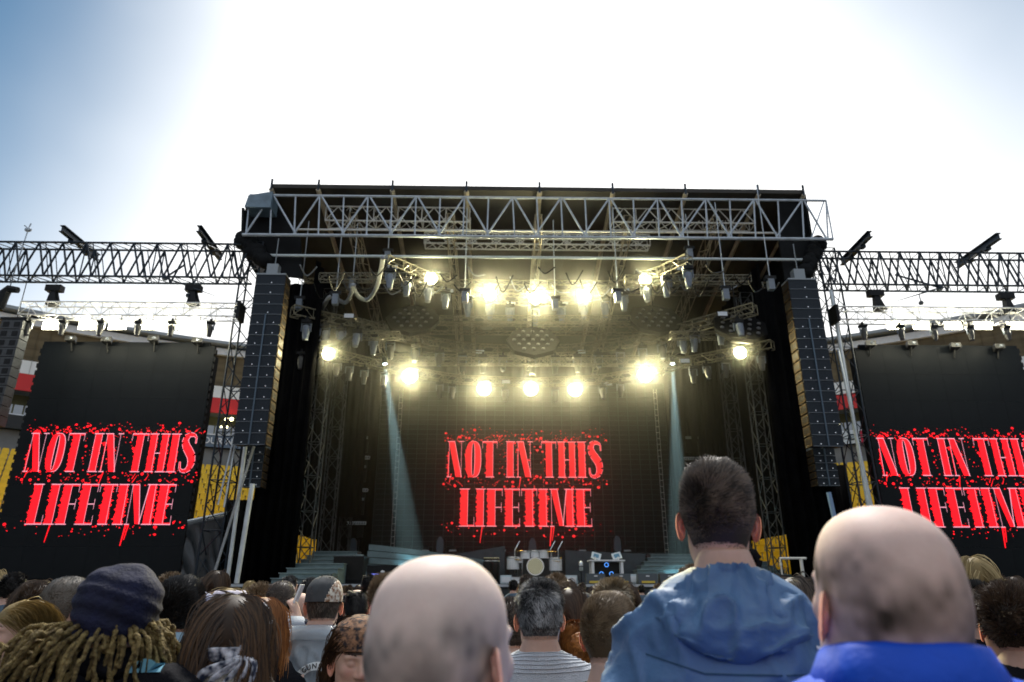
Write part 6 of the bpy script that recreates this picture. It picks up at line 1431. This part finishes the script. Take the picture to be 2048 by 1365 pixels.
PON = mat('clear_plastic_film', (.62, .7, .76), .18, 0, 0, 1, .5, 30, alpha=.42, coat=.3)
p.jacket(PON, 'poncho', grow=.022, wrinkle=.03, collar=(.03, PON, .045), seed=14, voxel=.011)
O = p.base + np.array([.04, -.2, p.zs - .17]); S_ = .105; po = ring_polys(S_ * .68, S_, 48)
decal((p.jV, p.jF), O, _r, np.array([0, 0, 1.0]), np.array([0, -1.0, 0]), po, mat('white_print', (.72, .75, .76), .6), 'emblem_ring', p.root, p.base)
for s_, a0, sp_, flip in (('GUNS N', 2.2, -.26, 0), ('ROSES', -2.35, .3, 1)):
    for i, c_ in enumerate(s_):
        if c_ == ' ': continue
        V, F = text_mesh(c_, S_ * .26, .0006); a = a0 + sp_ * i; ro = a - math.pi / 2 + (math.pi if flip else 0)
        decal((p.jV, p.jF), O, _r, np.array([0, 0, 1.0]), np.array([0, -1.0, 0]), [[(math.cos(a) * S_ * .84 + V[k][0] * math.cos(ro) - V[k][1] * math.sin(ro), math.sin(a) * S_ * .84 + V[k][0] * math.sin(ro) + V[k][1] * math.cos(ro)) for k in f] for f in F], mat('dark_print', (.03, .035, .04), .6), 'emblem_letter', p.root, p.base, .006)
rose = []
for k in range(5): rose += [[(-.035 + .03 * math.cos(2 * math.pi * (j + .5 * k) / 7) * (1 - .17 * k), -.03 + .026 * math.sin(2 * math.pi * (j + .5 * k) / 7) * (1 - .17 * k)) for j in range(7)]] if k == 0 else []
decal((p.jV, p.jF), O, _r, np.array([0, 0, 1.0]), np.array([0, -1.0, 0]), rose, mat('burgundy_print', (.2, .03, .05), .6), 'emblem_rose', p.root, p.base, .008)
rp = []
for k in range(3): rp += [[(-.035 + a_, -.03 + b_) for a_, b_ in q] for q in ring_polys(.006 + .007 * k, .008 + .007 * k, 10, k, k + 4.2)]
decal((p.jV, p.jF), O, _r, np.array([0, 0, 1.0]), np.array([0, -1.0, 0]), rp, mat('dark_burgundy_print', (.06, .008, .015), .6), 'emblem_petals', p.root, p.base, .011)
lf = [[(x, y), (x + l_ * math.cos(a) + .008 * math.sin(a), y + l_ * math.sin(a) - .008 * math.cos(a)), (x + 1.8 * l_ * math.cos(a), y + 1.8 * l_ * math.sin(a)), (x + l_ * math.cos(a) - .008 * math.sin(a), y + l_ * math.sin(a) + .008 * math.cos(a))] for x, y, a, l_ in ((-.06, -.045, 3.6, .016), (-.06, -.015, 2.6, .014), (-.02, -.005, 1.2, .018), (.0, -.01, .7, .016), (.01, -.03, .1, .02), (.02, .01, .6, .015), (-.05, .0, 1.9, .012))]
decal((p.jV, p.jF), O, _r, np.array([0, 0, 1.0]), np.array([0, -1.0, 0]), lf, mat('green_print', (.02, .13, .06), .6), 'emblem_leaf', p.root, p.base, .007)
finish(p)
# man on the phone
p = Person('man with cropped dark hair holding a white phone to his ear', 565, 1163, 4.1, face=20, lod=1)
zz = p.zs; p.make_body(SKIN_A, arms=((None, None), ((.27, .06, zz - .25), (.128, -.03, zz + .075)))).jacket(C_NAVY, collar=(.05, cloth('pale_grey_hood', (.5, .55, .6)), .05)); p.short_hair(H_DARK, .009, 4500, .0012, (0, .4, -.2), .5, .03)
me = MB().box((.1, -.02, zz + .2), (.012, .075, .15), Matrix.Rotation(R(18), 3, 'Y')); p.obj('phone', p.bw(me.v), me.f, mat('white_phone', (.75, .77, .8), .25), False); finish(p)
# others close by
p = Person('bald man between the phone man and the man in the cap', 604, 1187, 5.6, lod=1); p.make_body(SKIN_A).jacket(C_NAVY); finish(p)
p = Person('man with a bald patch on dark hair beside the man in the cap', 715, 1180, 4.8, lod=1, nod=-4); p.make_body(SKIN_A).jacket(C_BLACK).short_hair(H_BLACK, .03, 4500, .0013, (0, -.2, -.6), .35, .03, bald=lambda Q: ((Q[:, 0] / .036) ** 2 + ((Q[:, 1] + .03) / .045) ** 2 > 1) | (Q[:, 2] < .08)); finish(p)
p = Person('man facing the camera in a leopard print bandana, eyes lowered', 722, 1238, 2.25, face=172, nod=-10, lod=2, body=150)
LEO = mat('leopard_print_cloth', (.28, .14, .07), .8, 0, 0, 75, .2, 100, col2=(.015, .01, .012), detail=1)
p.make_body(SKIN_A, closed=True).jacket(C_NAVY, collar=(.05, C_NAVY, .01)); p.long_hair(H_BROWN, .2, 2600, .0014, .005, vol=.01, thr=lambda Q: np.where(Q[:, 1] > .02, .04, hair_thr(Q[:, 1]))); p.cap_shell(LEO, lambda Q: Q[:, 2] > .046 - .12 * (.1 - Q[:, 1]), .009, 'bandana', fold=.0025, fs=40); eyes(p, brow=H_BROWN, closed=True); finish(p)
p = Person('man with thick grey hair in white ribbed sweater', 1078, 1166, 2.55, face=-4, lod=2, build=1.12); p.make_body(SKIN_A, fat=.004).jacket(C_WHITE, wrinkle=.008, seed=5).short_hair(H_GREY, .024, 11000, .0012, (.05, -.2, -.5), .55, .06, curl=.15)
mb = MB()
for k in range(6):
    cr = []
    for j in range(41):
        a = math.pi + math.pi * j / 40; rr = .1 + .013 * k; cr.append((math.cos(a) * (rr + .02), math.sin(a) * rr * .62 - .04, p.zs + .06 - .012 * k))
    bv = BVHTree.FromPolygons([Vector(v) for v in p.jV], p.jF); q_ = []
    for c_ in p.bw(cr):
        h = bv.find_nearest(Vector(c_)); q_.append(np.array(h[0]) + np.array(h[1]) * .001)
    mb.path(q_, .0022, 5)
p.obj('ribbed_yoke', mb.v, mb.f, C_WHITE); finish(p)
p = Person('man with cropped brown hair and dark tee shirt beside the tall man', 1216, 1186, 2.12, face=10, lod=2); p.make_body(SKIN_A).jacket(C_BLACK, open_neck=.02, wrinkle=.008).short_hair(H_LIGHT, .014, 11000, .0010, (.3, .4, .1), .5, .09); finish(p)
p = Person('blond woman in profile at the left picture edge', 62, 1203, 2.5, face=-105, lod=2, hs=.95, build=.88); p.make_body(SKIN_A).jacket(C_BLACK).long_hair(H_BLOND, .26, 3600, .0018, .004, vol=.008, thr=lambda Q: np.where(Q[:, 1] > .03, .07, hair_thr(Q[:, 1]))); eyes(p, brow=H_LIGHT); finish(p)
p = Person('man with grey temples turned right behind the navy cap', 143, 1156, 3.0, face=58, lod=1); p.make_body(SKIN_A).jacket(C_BLACK).short_hair(hairmat('sandy_grey_hair', (.1, .08, .06), (.3, .29, .27)), .012, 5000, .0012, (0, .3, .3), .4, .05); eyes(p); finish(p)
p = Person('man with black hair and striped collar right of the navy cap', 366, 1157, 2.65, face=16, lod=2); p.make_body(SKIN_B).jacket(C_NAVY, collar=(.045, cloth('pale_striped_knit', (.3, .45, .55)), .01)).short_hair(H_BLACK, .022, 8000, .0011, (.1, .4, .3), .6, .05, curl=.15); finish(p)
p = Person('woman looking back in a navy dotted bandana beside the black-haired man', 403, 1192, 3.3, face=150, nod=-8, lod=1, hs=.94, build=.88); p.make_body(SKIN_A).jacket(C_BLACK).long_hair(H_LIGHT, .22, 2200, .0016, .006, vol=.012); p.cap_shell(mat('dotted_navy_cloth', (.01, .015, .06), .8, 0, 0, 160, col2=(.3, .33, .5), detail=0), lambda Q: Q[:, 2] > .045, .018, 'bandana', fold=.002); eyes(p); finish(p)
p = Person('blond woman with pale headscarf behind the bandana woman', 462, 1178, 3.6, face=15, lod=1, hs=.95, build=.88); p.make_body(SKIN_A).jacket(C_GREY).long_hair(H_BLOND, .3, 3000, .0016, .006, vol=.012); p.cap_shell(mat('lilac_scarf', (.62, .58, .66), .8, 0, .15, 40), lambda Q: np.abs(Q[:, 2] - .085) < .014, .022, 'headscarf', fold=.003); finish(p)
p = Person('woman with ginger hair in front of the phone man', 530, 1196, 3.1, face=10, lod=1, hs=.95, build=.88); p.make_body(SKIN_A).jacket(C_BLACK).long_hair(H_RED, .3, 3600, .0016, .007, vol=.012); finish(p)
p = Person('woman with light curly brown hair behind the ginger woman', 520, 1176, 4.4, lod=1, hs=.95, build=.9); p.make_body(SKIN_A).jacket(C_OLIVE).short_hair(H_LIGHT, .045, 3500, .0018, (0, 0, .1), .8, .03, curl=.5); finish(p)
p = Person('woman with long straight brown hair right of the grey-haired man', 1138, 1177, 3.7, face=6, lod=1, hs=.95, build=.9); p.make_body(SKIN_A).jacket(cloth('pale_blue_cloth', (.35, .42, .5)), collar=(.04, MATS['pale_blue_cloth'], .04)).long_hair(H_BROWN, .22, 3600, .0017, .003, vol=.012); finish(p)
p = Person('woman with a ginger bun in front of the long-haired woman', 1153, 1243, 2.9, face=-8, lod=1, hs=.93, build=.85); p.make_body(SKIN_A).jacket(C_NAVY).short_hair(H_RED, .03, 4500, .0014, (0, -.6, .4), .25, .03, curl=.2)
mb = MB(); mb.ball((0, -.12, .045), (.045, .035, .042), 14, 10); V, F, N_ = remesh(mb, .006, 2); V = V + N_ * (.006 * vnoise(V * 90, 3))[:, None]; o_ = p.obj('hair_bun', p.hw(V), F, H_RED); shade(o_, np.clip(.4 + .6 * vnoise(V * np.array([60, 200, 200]), 2), 0, 1)); finish(p)
p = Person('person with tousled blond-grey hair behind the cropped brown-haired man', 1224, 1166, 3.1, lod=1); p.make_body(SKIN_A).jacket(C_RED).short_hair(hairmat('sandy_hair', (.2, .16, .1), (.5, .43, .33)), .032, 6000, .0013, (.1, -.2, -.3), .6, .04, curl=.2); finish(p)
p = Person('person with straight dark hair between the tall man and the right bald man', 1582, 1157, 2.6, face=14, lod=1); p.make_body(SKIN_A).jacket(C_BLACK).long_hair(H_DARK, .1, 4200, .0016, .003, vol=.014); finish(p)
p = Person('person with short brown hair just beyond the tall man, right of him', 1542, 1155, 4.2, lod=1); p.make_body(SKIN_A).jacket(C_GREY).short_hair(H_BROWN, .025, 4500, .0014, (0, .2, -.2), .6, .04); finish(p)
p = Person('person with dim curly hair at the right picture edge', 2002, 1176, 2.3, face=-20, lod=1); p.make_body(SKIN_B).jacket(C_BLACK).short_hair(H_BROWN, .03, 6000, .0014, (0, .1, .1), .7, .05, curl=.35); finish(p)
p = Person('dark-haired person in shade behind the right bald man', 1945, 1168, 3.2, face=-10, lod=1); p.make_body(SKIN_B).jacket(C_BLACK).short_hair(H_BLACK, .025, 4500, .0014, (0, .2, .1), .6, .05); finish(p)
p = Person('dark-haired person raising a phone at the far left', 82, 1168, 3.4, face=25, lod=1); zz = p.zs
p.make_body(SKIN_A, arms=((None, None), ((.26, .2, zz - .08), (.1, .3, zz + .13)))).jacket(C_BLACK).short_hair(H_BROWN, .02, 4500, .0014, (0, .2, .2), .6, .05)
me = MB().box((.05, .34, zz + .23), (.15, .012, .075)); p.obj('phone', p.bw(me.v), me.f, mat('dark_phone', (.03, .04, .06), .2), False); finish(p)
p = Person('person with spiky brown hair left of the centre bald man', 772, 1153, 4.0, lod=1); p.make_body(SKIN_A).jacket(cloth('mid_blue_cloth', (.05, .1, .3))).short_hair(H_LIGHT, .03, 4500, .0014, (.2, .2, .3), .8, .04, curl=.2); finish(p)
p = Person('person with dark hair and headset behind the centre bald man', 1024, 1200, 3.0, face=20, lod=1); p.make_body(SKIN_A).jacket(C_BLACK).short_hair(H_DARK, .02, 4500, .0013, (0, .2, 0), .5, .05); finish(p)
p = Person('person in a black cap with orange mark right of the long-haired woman', 1168, 1188, 6.0, lod=1); p.make_body(SKIN_A).jacket(C_NAVY).short_hair(H_DARK, .015, 2000, .0014, (0, 0, -.3), .4, .03); p.cap_shell(mat('black_cap', (.015, .016, .02), .8), lambda Q: Q[:, 2] > .02, .012, 'cap'); p.cap_shell(mat('orange_mark', (.7, .2, .03), .7), lambda Q: (np.abs(Q[:, 0]) < .02) & (Q[:, 1] < -.05) & (np.abs(Q[:, 2] - .035) < .012), .0145, 'cap_mark'); finish(p)

# crew member bending over on the stage
c = pt(1507, 1160, 26.0); t = thing('person', 'crew member in black bending over on the stage right of the tall man', 'person', (c[0], 26.0, DZ)); B0 = np.array([c[0], 26.0, DZ])
mb = MB()
for s_ in (-1, 1): mb.path([(.25, s_ * .12, .82), (.18, s_ * .14, .45), (.24, s_ * .14, .06)], [.11, .085, .06], 10); mb.path([(.24, s_ * .14, .05), (.08, s_ * .14, .04)], [.05, .04], 8)
mb.path([(.25, 0, .85), (.1, 0, 1.05), (-.12, 0, 1.12)], [.17, .19, .16], 12)
for s_ in (-1, 1): mb.path([(-.1, s_ * .2, 1.12), (-.2, s_ * .24, .85), (-.32, s_ * .15, .65)], [.07, .055, .045], 10)
V, F, N_ = remesh(mb, .02, 4); me = np_mesh('clothes', V + N_ * (.012 * vnoise(V * 10, 3))[:, None], F); link(me, 'clothes', C_BLACK, t)
P_, F_, _, _ = head_grid(40, 32); Rm = rotz(R(80)) @ rotx(R(-45)); V = P_ @ Rm.T + np.array([-.27, 0, 1.17]); me = np_mesh('body', V, F_); ca = me.color_attributes.new('tone', 'FLOAT_COLOR', 'POINT'); ca.data.foreach_set('color', np.ones(len(V) * 4, np.float32)); link(me, 'body', SKIN_A, t)
hm = MB(); k_ = P_[:, 2] > .02; Fc = [f for f in F_ if len(f) == 4 and all(k_[i] for i in f)]; me = np_mesh('cap', (P_ + grads(P_) * .01) @ Rm.T + np.array([-.27, 0, 1.17]), Fc); link(me, 'cap', C_BLACK, t)

# ------------------------------------------------------------------ the farther crowd
far_hair = [(H_DARK, 'dark', 's'), (H_BROWN, 'brown', 's'), (H_LIGHT, 'light brown', 's'), (H_BLOND, 'long blond', 'l'), (H_BROWN, 'long brown', 'l'), (H_BLACK, 'black', 's'), (hairmat('dark_grey_hair', (.02, .02, .021), (.15, .15, .15)), 'dark grey', 's')]
far_cl = [(C_BLACK, 'black'), (C_NAVY, 'navy'), (C_GREY, 'grey'), (C_OLIVE, 'olive'), (C_BLACK, 'black'), (C_DENIM, 'blue grey'), (C_RED, 'dark red')]
tmpl = []
for i, ((hm_, hn, kind), (cm, cn)) in enumerate(zip(far_hair, far_cl)):
    p = Person(f'person, {hn} hair, {cn} top, in the far crowd below the stage', 0, 0, 1, lod=0, at=(-6 + i * 2, 19.6 + .3 * (i % 2)), H=1.72, group=f'far crowd with {hn} hair')
    p.make_body(SKIN_A, lips=False).jacket(cm)
    p.short_hair(hm_, .032, 2600, .002, (0, .1, -.1), .6, .03, capoff=.003, seg=4, curl=.25) if kind == 's' else p.long_hair(hm_, .24, 1500, .003, .005, vol=.014, seg=10)
    finish(p); tmpl.append(p)
rg = random.Random(3); placed = 0; occ = [np.array(b_[:2]) for b_ in PEOPLE]
for yrow, nn in ((-1.0, 6), (-2.0, 8), (-3.2, 10), (4.6, 6), (5.4, 8), (6.3, 10), (7.4, 12), (8.6, 13), (10, 14), (11.8, 16), (13.8, 16), (16, 18), (18.4, 20), (20.6, 22)):  # negative rows: unseen people added behind the camera to shade the backs
    for k in range(nn):
        x = (-.72 + 1.46 * (k + rg.uniform(.15, .85)) / nn) * (yrow if yrow > 0 else 4.0); y = yrow + rg.uniform(-.3, .3)
        if min(np.hypot(*(o - np.array([x, y]))) for o in occ) < .62: continue
        occ.append(np.array([x, y])); tp = rg.choice(tmpl); o = copy_tree(tp.root); sc = rg.uniform(.92, 1.05); o.location = (x, y, 0); o.scale = (sc, sc, sc); o.rotation_euler = (0, 0, rg.uniform(-.5, .5))
        o['label'] = o['label'].replace('in the far crowd below the stage', 'in crowd ' + ('at left, ' if x < -.3 * abs(yrow) else 'at right, ' if x > .3 * abs(yrow) else 'near middle, ') + ('a few rows ahead' if yrow < 8 else 'halfway to stage' if yrow < 15 else 'close below stage')) if yrow > 0 else o['label']
        if yrow < 0: o['label'] = o['label'].replace('in the far crowd below the stage', 'standing in rows behind the photographer'); o['group'] = 'crowd behind the photographer'
